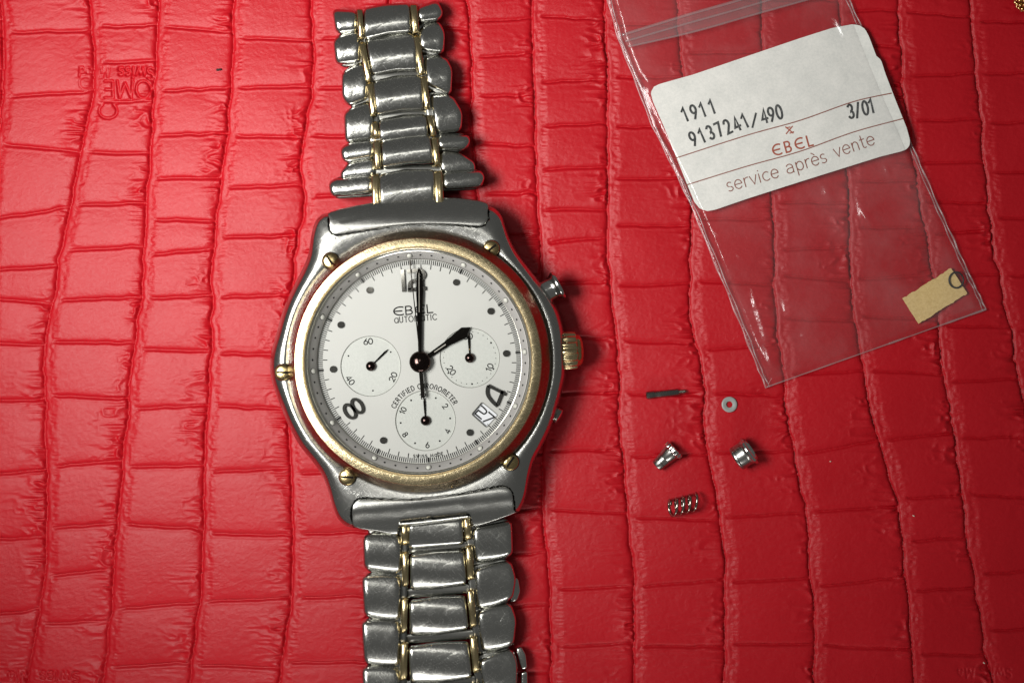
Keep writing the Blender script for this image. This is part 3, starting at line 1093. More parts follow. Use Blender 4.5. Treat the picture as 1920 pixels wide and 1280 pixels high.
# concentric grooving in the counters
M_counter, nt, b = new_mat('grooved_counter')
tc = node(nt, 'ShaderNodeTexCoord')
sep = node(nt, 'ShaderNodeVectorMath', operation='LENGTH')
nt.links.new(tc.outputs['Object'], sep.inputs[0])
mm = add(nt, sep.outputs['Value'], None, 'MULTIPLY', 240.0)
sn = add(nt, mm, None, 'SINE', 0)
bump(nt, b, sn, 0.10, 0.004)
gg = noise(nt, 16, detail=5)
nt.links.new(colour_mix(nt, ramp(nt, gg, 0.3, 0.7, 0, 1), (0.48, 0.495, 0.455), (0.53, 0.545, 0.50)), b.inputs['Base Color'])
b.inputs['Roughness'].default_value = 0.45
b.inputs['Specular IOR Level'].default_value = 0.3
for sx, sy, r in SUB:
    c0 = W(sx, sy, DZ)
    rr = r / 100 * (D - DZ) / D
    e = mesh_obj('counter', [(q[0] - c0[0], q[1] - c0[1], 0) for q in []] or
                 lathe([(.0005, 0), (rr * .5, 0), (rr - .008, 0), (rr, .012), (rr, .018)], (0, 0, 0), (0, 0, 1), 72)[0],
                 lathe([(.0005, 0), (rr * .5, 0), (rr - .008, 0), (rr, .012), (rr, .018)], (0, 0, 0), (0, 0, 1), 72)[1], M_counter, sharp=15)
    e.parent = dial
    e.location = (c0[0] - wc[0], c0[1] - wc[1], DZ - 0.018)

PZ = DZ + 0.004
CZ = DZ - 0.018 + 0.004
# minute track
mb = MB()
for i in range(300):
    th = i * 1.2 + ROT
    if i % 25 == 0:
        ribbon([pol(th, 190), pol(th, 180.5)], 4.0, PZ, mb, cap=0)
    elif i % 5 == 0:
        ribbon([pol(th, 190), pol(th, 173)], 1.6, PZ, mb, cap=0)
    else:
        ribbon([pol(th, 190), pol(th, 181.5)], 1.75, PZ, mb, cap=0)
mb.obj('minute_track', M_black, dial, smooth=False, kind='stuff')

# printed words
mb = MB()
write(mb, text_strokes('QBQL', 738.5, 591.5, -4.6, 15.2, 1.33, 0.18), 2.4, PZ)
write(mb, text_strokes('AUTOMATIC', 740, 605.5, -4.6, 10.6, 0.95, 0.13), 1.45, PZ)
mb.obj('maker_name', M_black, dial, smooth=False)
mb = MB()
write(mb, text_circle('CERTIFIED CHRONOMETER', 797.6, 788.2, 60.5, ROT + 2, 8.8, 0.86, 0.145), 1.5, PZ)
mb.obj('certificate_lettering', M_black, dial, smooth=False)
mb = MB()
write(mb, text_circle('SWISS VADE', CX, CY, 180.5, 174.6, 5.6, 1.05, 0.30, inward=True), 1.3, PZ)
mb.obj('origin_lettering', M_black, dial, smooth=False, kind='stuff')

# counter print
mb = MB()


def numeral(s, cx, cy, up, h, w=1.75, z=CZ, sx=1.0):
    a = math.radians(up)
    write(mb, text_strokes(s, cx - math.sin(a) * h / 2, cy + math.cos(a) * h / 2, up, h, sx, 0.06, 'c'), w, z)


S0, S1, S2 = SUB
numeral('60', *pol(ROT, 46.5, *S0[:2]), ROT, 10.5, sx=1.15)
numeral('20', *pol(ROT + 120, 46.5, *S0[:2]), ROT - 60, 10.5, sx=1.15)
numeral('40', *pol(ROT + 240, 46.5, *S0[:2]), ROT + 60, 10.5, sx=1.1)
for t in (60, 180, 300):
    disc(mb, *pol(ROT + t, 46, *S0[:2]), 1.6, CZ, 8)
mb.obj('counter_print', M_black, dial, smooth=False, kind='stuff')
mb = MB()
numeral('30', *pol(ROT + 2, 40.5, *S1[:2]), ROT, 10.5, sx=1.1)
numeral('10', *pol(ROT + 120, 41.5, *S1[:2]), ROT - 60, 10.5, sx=1.15)
numeral('20', *pol(ROT + 240, 41.5, *S1[:2]), ROT + 60, 10.5, sx=1.15)
for t in range(30):
    disc(mb, *pol(ROT + 12 * t, 49, *S1[:2]), 1.75 if t % 5 == 0 else 0.85, CZ, 8)
mb.obj('counter_print', M_black, dial, smooth=False, kind='stuff')
mb = MB()
for hh, up in ((12, 0), (2, 60), (4, -60), (6, 0), (8, 60), (10, -60)):
    numeral(str(hh), *pol(ROT + 30 * hh, 46, *S2[:2]), ROT + up, 10.0, sx=1.0)
for t in (1, 3, 5, 7, 9, 11):
    disc(mb, *pol(ROT + 30 * t, 46.5, *S2[:2]), 1.8, CZ, 8)
mb.obj('counter_print', M_black, dial, smooth=False, kind='stuff')
for sx, sy, r in SUB:
    mb = MB()
    ribbon([pol(t * 4, r + 0.4, sx, sy) for t in range(90)], 0.75, PZ, mb, closed=True)
    mb.obj('counter_outline', M_grey, dial, smooth=False)

# date disc and digits
mb = MB()
big = [(893, 742), (945, 778), (922, 813), (872, 780)]
mb.add([W(*p, DZ - 0.055) for p in big], [(3, 2, 1, 0)])
dd = mb.obj('date_disc', M_date, dial, smooth=False)
mb = MB()
ribbon(catmull([(902.7, 760.5), (909, 766), (912.4, 771.5), (907.8, 775.8), (902, 772.5), (897, 768.8)], 4), 2.7, DZ - 0.051, mb)
ribbon([(897, 768.8), (890.8, 775.2), (902.3, 785)], 2.7, DZ - 0.051, mb)
ribbon([(916.3, 772.3), (927.5, 781.8), (906.2, 789.8)], 2.7, DZ - 0.051, mb)
mb.obj('date_digits', M_black, dial, smooth=False)
mb = MB()
ribbon(round_poly(date_win, 3.5, 4), 1.3, PZ + 0.004, mb, closed=True)
mb.obj('date_frame', M_grey, dial, smooth=False)

# applied hour markers
NZ = DZ + 0.055
for h, r_ in ((1, 6.0), (2, 6.3), (3, 6.3), (5, 6.3), (7, 6.3), (9, 6.3), (10, 6.3), (11, 6.2)):
    p = pol(ROT + 30 * h, 163)
    mb = MB()
    disc(mb, *p, r_, NZ - .01, 28, thick=0.045, dome=0.0)
    mb.obj('hour_dot', M_numeral, dial, sharp=40)


def applied(strokes, w, name='numeral'):
    mb = MB()
    for st, closed in strokes:
        ribbon(st, w, NZ, mb, closed=closed, thick=0.055, cap=0)
    return mb.obj(name, M_numeral, dial, sharp=30)


applied([([(754.2, 505.5), (757.2, 547)], False)], 6.6)
applied([(catmull([(763.5, 509), (775, 507.8), (787, 507), (794.5, 512.5), (793.5, 520), (786, 524.5), (774, 527), (768.5, 532), (768, 543)], 5), False), ([(764.6, 544), (799, 540.5)], False)], 7.0)
u8 = np.array([0.82, -0.57])
p8 = np.array([0.57, 0.82])
for c8 in ((655.4, 770.8), (669.6, 760.8)):
    applied([([tuple(np.array(c8) + p8 * 14.2 * math.cos(t) + u8 * 8.4 * math.sin(t)) for t in np.linspace(0, 2 * math.pi, 40, endpoint=False)], True)], 5.4)
applied([([(915.3, 722.5), (948.5, 739.3)], False), ([(942.8, 732), (931.8, 759.5)], False),
         (catmull([(915.5, 722.5), (913.2, 731), (914, 740), (919.5, 749), (926, 756), (932, 761)], 4), False)], 5.6)


# hands
def hand(name, left, ridge, right, z, rise, mat, base=0.02):
    """two facets meeting in a raised ridge, on a thin body"""
    n = len(ridge)
    v = [W(*p, z) for p in left] + [W(*p, z + rise) for p in ridge] + [W(*p, z) for p in right]
    v += [W(*p, z - base) for p in left] + [W(*p, z - base) for p in right]
    f = []
    for i in range(n - 1):
        f += [(i, i + 1, n + i + 1, n + i), (n + i, n + i + 1, 2 * n + i + 1, 2 * n + i),
              (3 * n + i, 3 * n + i + 1, i + 1, i), (2 * n + i, 2 * n + i + 1, 4 * n + i + 1, 4 * n + i)]
    f += [(0, n, 2 * n, 4 * n, 3 * n), (n - 1, 2 * n - 1, 3 * n - 1, 5 * n - 1, 4 * n - 1)]
    return mesh_obj(name, v, f, mat, watch, sharp=15)


hh = hand('hour_hand', [(799, 666), (804, 662), (834, 640), (864.5, 614), (881, 613.2)], [(800.5, 669.3), (806, 665.5), (838, 643.5), (868, 623), (881.5, 613.6)],
          [(802, 673), (808, 669.5), (841, 648), (873, 633), (882, 614)], 1.09, 0.026, M_hand)
mb = MB()
ribbon([(815, 659.5), (835, 645.8)], 2.0, 1.117, mb, zf=lambda x, y: 0.006)
mb.obj('lume_bar', M_lumebar, hh)
mh = hand('minute_hand', [(784.3, 662), (782.2, 600), (780.3, 550), (781, 514), (784.8, 501)], [(787, 662), (786.2, 600), (785.8, 550), (785.5, 514), (785.2, 500.6)],
          [(790, 662), (791, 600), (793.3, 550), (792.2, 514), (785.6, 501)], 1.115, 0.026, M_hand)
mb = MB()
ribbon([(785.9, 585), (785.6, 512)], 1.0, 1.142, mb, zf=lambda x, y: 0.006)
mb.obj('lume_bar', M_lumebar, mh)
mb = MB()
ribbon([(787.2, 664), (768.3, 489)], 2.0, 1.165, mb, thick=0.012)
ribbon([(788.5, 690), (793.2, 745.5)], 7.2, 1.165, mb, thick=0.02, cap=0)
mb.obj('chronograph_seconds_hand', M_hand, watch, sharp=30)
v, f = lathe([(.195, -.12), (.195, .0), (.188, .022), (.16, .05), (.12, .072), (.07, .088), (.03, .094), (.0006, .095)], W(787.8, 678.4, 1.155), (0, 0, 1), 40)
mesh_obj('hand_hub', v, f, M_hub, watch, sharp=60)
for (sx, sy, r), tip, wd_ in zip(SUB, ((727.5, 654.5), (878.5, 624), (795.2, 746)), (3.2, 3.6, 3.4)):
    mb = MB()
    P0, P1 = np.array((sx, sy)), np.array(tip)
    d = (P1 - P0) / np.hypot(*(P1 - P0))
    nn = np.array((-d[1], d[0]))
    L_, R_, Q_ = [], [], []
    for t, w in ((0.1, 0.45), (0.55, 1.0), (0.85, 1.15), (1.0, 0.1)):
        q = P0 + (P1 - P0) * t
        L_.append(q + nn * wd_ * w / 2)
        R_.append(q - nn * wd_ * w / 2)
        Q_.append(q)
    sh = hand('counter_hand', L_, Q_, R_, 1.045, 0.010, M_hand, 0.01)
    v, f = lathe([(.088, -.05), (.088, .0), (.08, .02), (.055, .042), (.025, .052), (.0006, .054)], W(sx, sy, 1.065), (0, 0, 1), 28)
    mesh_obj('counter_hub', v, f, M_hub, sh, sharp=60)

# crystal
ring_obj('crystal', [(201.0, 1.39), (200.0, 1.415), (150, 1.424), (80, 1.429), (0.05, 1.431)], M_crystal, n=120, sharp=60)

# --- crown and pushers
ax_dir = Vector((math.cos(math.radians(4)), math.sin(math.radians(4)), 0))
co = Vector(W(1040, 659.5, 0.52))
fl_mod = lambda k, t: (1.0 + 0.055 * math.cos(16 * t)) if 3 <= k <= 8 else 1.0
prof = [(.20, -.1), (.20, .10), (.29, .12), (.325, .13), (.335, .15), (.335, .26), (.33, .36), (.32, .395), (.30, .41), (.27, .425)]
v, f = lathe(prof, co, ax_dir, 180, mod=lambda k, t: (1.0 + 0.05 * math.copysign(abs(math.cos(15 * t)) ** 0.6, math.cos(15 * t))) if 3 <= k <= 7 else 1.0)
cr = mesh_obj('crown', v, f, M_gold, watch, sharp=40)
v, f = lathe([(.285, .40), (.28, .44), (.26, .475), (.20, .51), (.12, .53), (.0006, .535)], co, ax_dir, 64,
             mod=lambda k, t: 1 + 0.03 * math.cos(9 * t))
mesh_obj('crown_cap', v, f, M_screw, cr, sharp=50)
pa = Vector((math.cos(math.radians(28)), math.sin(math.radians(28)), 0))
po = Vector(W(1017, 550, 0.55))
v, f = lathe([(.215, -.1), (.215, .12), (.212, .18), (.216, .22), (.235, .26), (.262, .285), (.272, .305), (.272, .335), (.262, .352), (.22, .36), (.0006, .364)], po, pa, 48)
mesh_obj('pusher', v, f, M_push, watch, sharp=40)
pb = Vector((math.cos(math.radians(-30)), math.sin(math.radians(-30)), 0))
p2 = Vector(W(1027, 767, 0.36))
pr = []
for i in range(9):
    pr += [(.17, i * .03), (.145, i * .03 + .015)]
v, f = lathe(pr + [(.10, .27), (.10, .05)], p2, pb, 40)
mesh_obj('pusher_tube', v, f, M_chrome, watch, sharp=30)

# --- bracelet
ctr_top = [[(685, 17), (722, 9.5), (765, 8), (769, 59), (728, 62), (685, 74)],
           [(688, 75), (728, 65), (774, 61), (782, 131), (742, 131), (699, 140)],
           [(701, 154), (742, 144), (787, 142), (793, 205), (750, 206), (708, 216)],
           [(712, 226), (755, 217), (797, 216), (802, 260), (755, 260), (715, 268)],
           [(717, 265), (758, 256), (804, 255), (812, 304), (765, 306), (719, 315)],
           [(713, 329), (760, 319), (812, 320), (813, 384), (765, 384), (715, 392)]]
gl_l = [[(668, 17), (680, 17), (683, 73), (672, 74)], [(672, 79), (685, 78), (698, 153), (686, 155)], [(687, 156), (700, 153), (706, 217), (695, 220)],
        [(697, 228), (708, 227), (713, 259), (700, 262)], [(699, 264), (713, 262), (716, 316), (703, 319)], [(696, 328), (711, 327), (715.5, 392), (698, 395)]]
gl_r = [[(768, 8), (782, 8), (787, 61), (773, 64)], [(774, 66), (787, 66), (797, 139), (785, 142)], [(788, 144), (801, 142), (807, 204), (796, 206)],
        [(799, 216), (811, 216), (819, 256), (808, 258)], [(808, 259), (821, 257), (826, 310), (814, 313)], [(813, 322), (829, 320), (833, 387), (816, 388)]]
sd_l = [[(625, 19), (667, 23), (668, 60), (632, 62)], [(627, 78), (637, 66), (671, 57), (674, 116), (632, 121)], [(643, 137), (663, 124), (684, 117), (688, 184), (654, 199), (643, 181)],
        [(647, 212), (666, 200), (696, 190), (699, 260), (649, 267)], [(640, 279), (654, 270), (699, 266), (700, 293), (644, 303)], [(640, 325), (654, 306), (700, 293), (703, 331), (641, 334)],
        [(618, 345), (627, 337), (696, 331), (697, 362), (622, 367)]]
sd_r = [[(784, 16), (819, 2), (829, 25), (822, 38), (786, 42)], [(787, 59), (797, 48), (822, 41), (832, 62), (830, 101), (790, 92)], [(797, 107), (835, 109), (846, 131), (844, 178), (802, 157)],
        [(808, 177), (847, 181), (865, 212), (863, 245), (819, 249)], [(820, 256), (876, 255), (880, 266), (872, 280), (824, 279)], [(825, 283), (860, 287), (888, 306), (890, 321), (828, 323)],
        [(830, 325), (901, 322), (907, 333), (901, 350), (832, 354)]]
ztop = [0.62, 0.60, 0.64, 0.66, 0.74, 0.82]
TA = (0.13, 1)
for k in range(6):
    z = ztop[k]
    v, f = pillow(ctr_top[k], z - 0.34, z, bevel=4.5, crown=14, axis=TA, r=5, tilt=(0, 0.06), n=80, grow=2.2)
    mesh_obj('center_link', v, f, M_steel, watch, sharp=60)
    for g in (gl_l[k], gl_r[k]):
        v, f = pillow(g, z - 0.34, z - 0.02, bevel=4, crown=6, axis=TA, r=3, tilt=(0, 0.05), n=48)
        mesh_obj('gold_link', v, f, M_gold, watch, sharp=60)
zs = [0.50, 0.52, 0.55, 0.58, 0.64, 0.60, 0.68]
cr = [10, 12, 12, 12, 5, 8, 5]
for S in (sd_l, sd_r):
    for k in range(7):
        z = zs[k]
        sl = 0.03 if S is sd_l else -0.06
        v, f = pillow(S[k], z - 0.34, z, bevel=7 if k not in (4, 6) else 8, crown=cr[k], axis=TA, r=9, tilt=(sl, 0.05), n=64, grow=2.4)
        mesh_obj('side_link', v, f, M_steel, watch, sharp=60)
# lower bracelet
ctr_bot = [[(768, 979), (866, 968), (866, 1018), (768, 1027)], [(771, 1041), (820, 1034), (869, 1031), (872, 1093), (822, 1101), (771, 1104)],
           [(769.5, 1127), (820, 1119), (871, 1117), (876, 1177), (822, 1187), (770, 1189)], [(768, 1213), (822, 1205), (877, 1203), (882, 1268), (825, 1277), (771, 1279)],
           [(769, 1300), (825, 1291), (880, 1289), (884, 1358), (771, 1366)], [(770, 1390), (825, 1380), (886, 1378), (889, 1446), (772, 1456)]]
gb_l = [[(751, 979), (767, 978), (765.5, 1021), (752, 1022)], [(752, 1034), (767, 1032), (766, 1098), (754, 1100)], [(752, 1120), (766, 1118), (763, 1184), (751, 1188)],
        [(751, 1203), (766, 1201), (763, 1273), (749, 1276)], [(750, 1290), (765, 1288), (763, 1360), (749, 1362)], [(750, 1378), (765, 1376), (763, 1448), (749, 1450)]]
gb_r = [[(868, 968), (883, 967), (885, 1010), (871, 1013)], [(872, 1022), (887, 1020), (889.5, 1085), (875, 1088)], [(875, 1105), (889, 1103), (894, 1173), (881, 1177)],
        [(880, 1192), (895, 1190), (900, 1257), (886, 1262)], [(884, 1280), (899, 1278), (904, 1345), (890, 1350)], [(888, 1366), (903, 1364), (908, 1432), (894, 1437)]]
sb_l = [[(682, 1005), (700, 998), (751, 1000), (751, 1074), (722, 1072), (684, 1066)], [(680, 1079), (715, 1075), (750, 1078), (749, 1162), (715, 1160), (684, 1154)],
        [(679, 1163), (715, 1160), (749, 1164), (748, 1247), (715, 1247), (684, 1243)], [(680, 1250), (715, 1247), (748, 1253), (748, 1340), (684, 1335)], [(681, 1342), (715, 1340), (748, 1345), (748, 1430), (684, 1426)]]
sb_r = [[(887, 990), (925, 982), (958, 975), (960, 1040), (930, 1048), (892, 1054)], [(891, 1067), (925, 1056), (957, 1051), (966, 1084), (960, 1121), (925, 1136), (896, 1142)],
        [(896, 1147), (925, 1136), (957, 1130), (967, 1161), (962, 1208), (935, 1217), (905, 1221)], [(900, 1237), (930, 1224), (960, 1215), (969, 1241), (968, 1290), (910, 1306)], [(905, 1320), (935, 1308), (962, 1300), (972, 1328), (971, 1376), (914, 1390)]]
BA = (-0.08, 1)
zb = [0.72, 0.66, 0.60, 0.56, 0.54, 0.53]
for k in range(6):
    z = zb[k]
    v, f = pillow(ctr_bot[k], z - 0.32, z, bevel=6, crown=15 if k else 9, axis=BA, r=6, tilt=(0, -0.05), n=88, grow=2.6)
    mesh_obj('center_link', v, f, M_steel, watch, sharp=60)
    for g in (gb_l[k], gb_r[k]):
        v, f = pillow(g, z - 0.34, z - 0.01, bevel=5, crown=8, axis=BA, r=4, tilt=(0, -0.04), n=52)
        mesh_obj('gold_link', v, f, M_gold, watch, sharp=60)
for k in range(5):
    for S, sl in ((sb_l, -0.06), (sb_r, -0.06)):
        z = zb[k] - 0.06
        v, f = pillow(S[k], z - 0.36, z, bevel=8, crown=12, axis=BA, r=10, tilt=(sl, -0.04), n=72, grow=1.8)
        mesh_obj('side_link', v, f, M_steel, watch, sharp=60)
# lower plates of the outer links, filling the gaps between neighbours
for S, dx_ in ((sd_l, 9), (sd_r, -9), (sb_l, 9), (sb_r, -9)):
    for k, q in enumerate(S):
        if k == 0 and len(S) == 7:
            continue
        z = (zs[k] if len(S) == 7 else zb[k] - 0.06) - 0.17
        v, f = pillow([(x + dx_, y) for x, y in q], 0.06, z, bevel=4, crown=2, axis=(0, 1), r=6, n=48, grow=6.0)
        mesh_obj('link_underside', v, f, M_hinge, watch, sharp=60)
# hinge pieces seen in the gaps between the rows of links
for (xa, ya, xb, yb, w_, zz) in ((690, 998, 950, 978, 12, .45), (650, 350, 870, 340, 14, .40), (664, 69, 794, 52, 9, .36), (672, 148, 806, 134, 9, .38), (680, 221, 818, 209, 9, .40), (692, 263, 822, 256, 7, .5), (690, 322, 832, 315, 9, .52),
                                 (740, 1033, 896, 1018, 9, .42), (740, 1114, 900, 1100, 10, .36), (740, 1199, 904, 1186, 10, .32), (740, 1286, 908, 1272, 10, .30)):
    v, f = pillow([(xa, ya - w_), (xb, yb - w_), (xb, yb + w_), (xa, ya + w_)], zz - 0.2, zz, bevel=4, crown=2, axis=(0, 1), r=3, n=48)
    mesh_obj('hinge_link', v, f, M_hinge, watch, sharp=60)
# folding clasp showing beside the lower links
for poly_, z_, c_ in (([(967, 1214), (978, 1211), (986, 1226), (989, 1252), (979, 1256), (974, 1240)], 0.34, 3), ([(977, 1260), (989, 1257), (990, 1310), (977, 1310)], 0.34, 1),
                      ([(956, 1078), (972, 1084), (976, 1108), (970, 1125), (956, 1130)], 0.24, 2)):
    v, f = pillow(poly_, 0.08, z_, bevel=3, crown=c_, axis=(0, 1), r=4, n=48)
    mesh_obj('clasp_blade', v, f, M_steel, watch, sharp=60)

# ------------------------------------------------------------------ zip bag
LE = np.array([(1092, -160), (1120, -60), (1139, 0), (1160, 75), (1190, 150), (1222, 235), (1265, 320), (1300, 395), (1345, 505), (1390, 612), (1420, 688), (1437, 727)], float)
RE = np.array([(1520, -190), (1565, -70), (1592, 0), (1618, 58), (1652, 140), (1700, 248), (1725, 308), (1760, 388), (1788, 450), (1815, 510), (1834, 548), (1849, 581)], float)
bag = thing('zip_bag', (W(1490, 330, 0.06)), 'clear plastic zip bag lying open across the upper right of the leather', 'plastic bag')


def bag_pt(u, t):
    """u 0..1 across, t 0..1 down"""
    s = t * (len(LE) - 1)
    i = min(int(s), len(LE) - 2)
    q = s - i
    a = LE[i] * (1 - q) + LE[i + 1] * q
    b = RE[i] * (1 - q) + RE[i + 1] * q
    p = a * (1 - u) + b * u
    p = p + np.array([0.0, 6.0]) * math.sin(math.pi * u) * t * 0.0
    return p


def label_z(px, py):
    # slight wave of the card, lifted along its lower edge
    t = ((px - 1460) * 0.29 + (py - 222) * 0.957) / 120.0
    s = ((px - 1460) * 0.957 - (py - 222) * 0.29) / 220.0
    return 0.175 + 0.045 * t + 0.02 * math.sin(2.4 * s + 0.6) + (0.03 * max(0, s - 0.55))


def film_front_z(px, py):
    n1 = float(vnoise(np.array(px / 90.0), np.array(py / 120.0), 41)) - 0.5
    n2 = float(vnoise(np.array(px / 34.0), np.array(py / 46.0), 42)) - 0.5
    z = 0.205 + 0.05 * n1 + 0.018 * n2
    t = ((px - 1460) * 0.29 + (py - 222) * 0.957) / 120.0
    w = math.exp(-max(abs(t) - 1.0, 0) * 2.2)
    z = z * (1 - w) + (label_z(px, py) + 0.028 + 0.012 * n2) * w
    return z


creases = [((1412, 545), (1440, 635), 9, 0.052), ((1610, 372), (1630, 428), 9, 0.052), ((1622, 405), (1645, 435), 7, 0.045), ((1505, 632), (1516, 618), 5, 0.03),
           ((1385, 480), (1410, 505), 6, 0.036), ((1568, 30), (1590, 70), 9, 0.052), ((1640, 385), (1700, 350), 14, 0.05), ((1222, 160), (1212, 140), 9, 0.05),
           ((1345, 440), (1372, 452), 5, 0.026), ((1660, 310), (1668, 330), 5, 0.03), ((1572, 428), (1580, 436), 4, 0.025), ((1440, 655), (1452, 690), 10, 0.055),
           ((1548, 350), (1556, 372), 9, 0.05), ((1470, 560), (1478, 590), 6, 0.033), ((1700, 480), (1712, 500), 5, 0.03)]


def film_z(px, py):
    z = film_front_z(px, py)
    for (x0, y0), (x1, y1), w, a in creases:
        dx, dy = x1 - x0, y1 - y0
        t = min(max(((px - x0) * dx + (py - y0) * dy) / (dx * dx + dy * dy), 0), 1)
        d = math.hypot(px - x0 - t * dx, py - y0 - t * dy)
        if d < 3 * w:
            z += a * math.exp(-(d / w) ** 2) * math.sin(math.pi * (0.06 + 0.88 * t)) ** 0.3
    return z


NU, NT = 160, 220


def edge_w(u, t):
    return min(1.0, min(u, 1 - u) / 0.045, (1 - t) / 0.035)


v, f = [], []
for j in range(NT + 1):
    for i in range(NU + 1):
        p = bag_pt(i / NU, j / NT)
        e = max(edge_w(i / NU, j / NT), 0)
        e = e * e * (3 - 2 * e)
        z = 0.085 * (1 - e) + film_z(*p) * e
        v.append(W(p[0], p[1], z))
for j in range(NT):
    for i in range(NU):
        a = j * (NU + 1) + i
        f.append((a, a + NU + 1, a + NU + 2, a + 1))
mesh_obj('front_film', v, f, M_film, bag)
v2 = []
for j in range(0, NT + 1, 2):
    for i in range(0, NU + 1, 2):
        p = bag_pt(i / NU, j / NT)
        n1 = float(vnoise(np.array(p[0] / 60.0), np.array(p[1] / 60.0), 51)) - 0.5
        v2.append(W(p[0], p[1], 0.062 + 0.02 * n1))
mU = NU // 2 + 1
f2 = [(j * mU + i, (j + 1) * mU + i, (j + 1) * mU + i + 1, j * mU + i + 1) for j in range(NT // 2) for i in range(mU - 1)]
mesh_obj('back_film', v2, f2, M_backfilm, bag)
# welded side and bottom seams: wavy clear ridges
for edge, k in ((0, 0), (1, 1)):
    for off, r in ((0.0, 0.017), (0.0125, 0.013)):
        pts = []
        for j in range(0, 171):
            t = j / 170
            wv = 0.0016 * math.sin(j * 0.55 + off * 300) + 0.0022 * (float(vnoise(np.array(j / 5.0), np.array(off * 100 + edge * 9.0), 61)) - .5)
            u = (off + wv) if edge == 0 else 1 - off - wv
            p = bag_pt(u, t)
            pts.append(W(p[0], p[1], 0.092 + 0.01 * math.sin(j * .8)))
        v, f = tube(pts, [r * (0.6 + 0.8 * float(vnoise(np.array(i / 3.0), np.array(edge + off * 50), 62))) for i in range(len(pts))], 6)
        mesh_obj('side_seam', v, f, M_seam, bag)
pts = []
for i in range(0, 101):
    p = bag_pt(i / 100, 1.0)
    pts.append(W(p[0], p[1] - 1.5, 0.09))
v, f = tube(pts, [0.010 + 0.012 * max(0, float(vnoise(np.array(i / 4.0), np.array(3.0), 63)) - .2) * (1.6 if i > 55 else 0.5) for i in range(101)], 6)
mesh_obj('bottom_seam', v, f, M_seam, bag)
# zip: two ridges and a pale band between them
zl = [((1166, 66), (1290, 28), (1400, -4), (1545, -55)), ((1172, 78), (1290, 44), (1410, 10), (1560, -36)), ((1178, 88), (1300, 60), (1420, 26), (1578, -18))]
zs_ = MB()
band = MB()
A_, B_ = catmull(zl[0], 12), catmull(zl[2], 12)
bv = [W(*p, film_front_z(*p) + 0.035) for p in A_] + [W(*p, film_front_z(*p) + 0.035) for p in B_]
n_ = len(A_)
mesh_obj('zip_band', bv, [(i, n_ + i, n_ + i + 1, i + 1) for i in range(n_ - 1)], M_zip, bag)
for ln, r in zip(zl, (0.030, 0.024, 0.022)):
    pts = [W(*p, film_front_z(*p) + 0.045) for p in catmull(ln, 16)]
    v, f = tube(pts, r, 8)
    mesh_obj('zip_ridge', v, f, M_zip, bag)

# ------------------------------------------------------------------ label inside the bag
lab_px = [(1226, 163), (1236, 158), (1300, 140), (1400, 106), (1500, 72), (1560, 53), (1598, 46), (1612, 48), (1622, 55), (1629, 68), (1643, 105), (1652, 113), (1660, 138),
          (1680, 190), (1700, 240), (1706, 262), (1706, 272), (1700, 280), (1690, 284), (1650, 294), (1500, 341), (1400, 373), (1342, 393), (1326, 396), (1312, 391), (1302, 379),
          (1280, 325), (1250, 250), (1224, 190), (1220, 174)]
lab_loop = [(float(a), float(b)) for a, b in lab_px]


def sheet(loop, zf, thick, name, mat, parent=None, step=14.0, **tags):
    """thin card of any outline following a height function"""
    L = fix_winding(resample(loop, 260))
    c = L.mean(0)
    rings = [[W(*p, zf(*p) - thick) for p in L], [W(*p, zf(*p)) for p in L]]
    for k in np.linspace(0.92, 0.04, 12):
        P = c + (L - c) * k
        rings.append([W(*p, zf(*p)) for p in P])
    v, f = loft(rings, cap_top=True)
    return mesh_obj(name, v, f, mat, parent, sharp=60, **tags)


lt = thing('service_label', W(1460, 222, 0.15), 'white service label with typed reference number inside the zip bag', 'label')
sheet(lab_loop, label_z, 0.018, 'paper', M_paper, lt)
IZ = 0.005
mb = MB()
ln1 = catmull([(1266, 297), (1400, 254), (1500, 226), (1600, 191), (1672, 175)], 8)
ln2 = catmull([(1287, 347), (1400, 312), (1500, 284), (1600, 248), (1694, 222.5)], 8)
ribbon(ln1, 1.9, IZ, mb, zf=label_z, cap=0)
ribbon(ln2, 1.9, IZ, mb, zf=label_z, cap=0)
mb.obj('printed_rule', M_brownink, lt, smooth=False)


def typed(s, x0, y0, x1, y1, h, w, lean=-6.0, mono=None, mbx=None, narrow=0.62):
    n = len(s)
    ang = math.degrees(math.atan2(y1 - y0, x1 - x0))
    for i, ch in enumerate(s):
        t = i / max(n - 1, 1)
        x, y = x0 + (x1 - x0) * t, y0 + (y1 - y0) * t
        x += random.uniform(-.5, .5)
        y += random.uniform(-.7, .7)
        write(mbx, text_strokes(ch, x, y, ang + lean + random.uniform(-1.5, 1.5), h, narrow if ch != '1' else 0.8), w, IZ, label_z)


mb = MB()
typed('1911', 1285, 228, 1335, 214.5, 25.5, 4.2, mbx=mb)
mb.obj('typed_number', M_ink, lt, smooth=False)
mb = MB()
typed('9137241', 1301, 273.5, 1398, 240.5, 25.5, 4.2, mbx=mb)
typed('/', 1411, 238, 1412, 238, 24, 3.8, lean=0, mbx=mb)
typed('490', 1431, 231.5, 1459, 224, 25.5, 4.2, lean=0, mbx=mb)
mb.obj('typed_number', M_ink, lt, smooth=False)
mb = MB()
typed('3/01', 1593, 222.5, 1633, 212.5, 25.5, 4.2, lean=2, mbx=mb)
mb.obj('typed_number', M_ink, lt, smooth=False)
mb = MB()
write(mb, text_strokes('QBQL', 1451.5, 292.5, -15.5, 19.5, 0.88, 0.36), 3.0, IZ, label_z)
for a in (40, -50):
    for dx in (0,):
        ca, sa = math.cos(math.radians(a)), math.sin(math.radians(a))
        write(mb, [[(1480 - 9 * ca, 244 - 9 * sa), (1480 + 9 * ca, 244 + 9 * sa)]], 2.2, IZ, label_z)
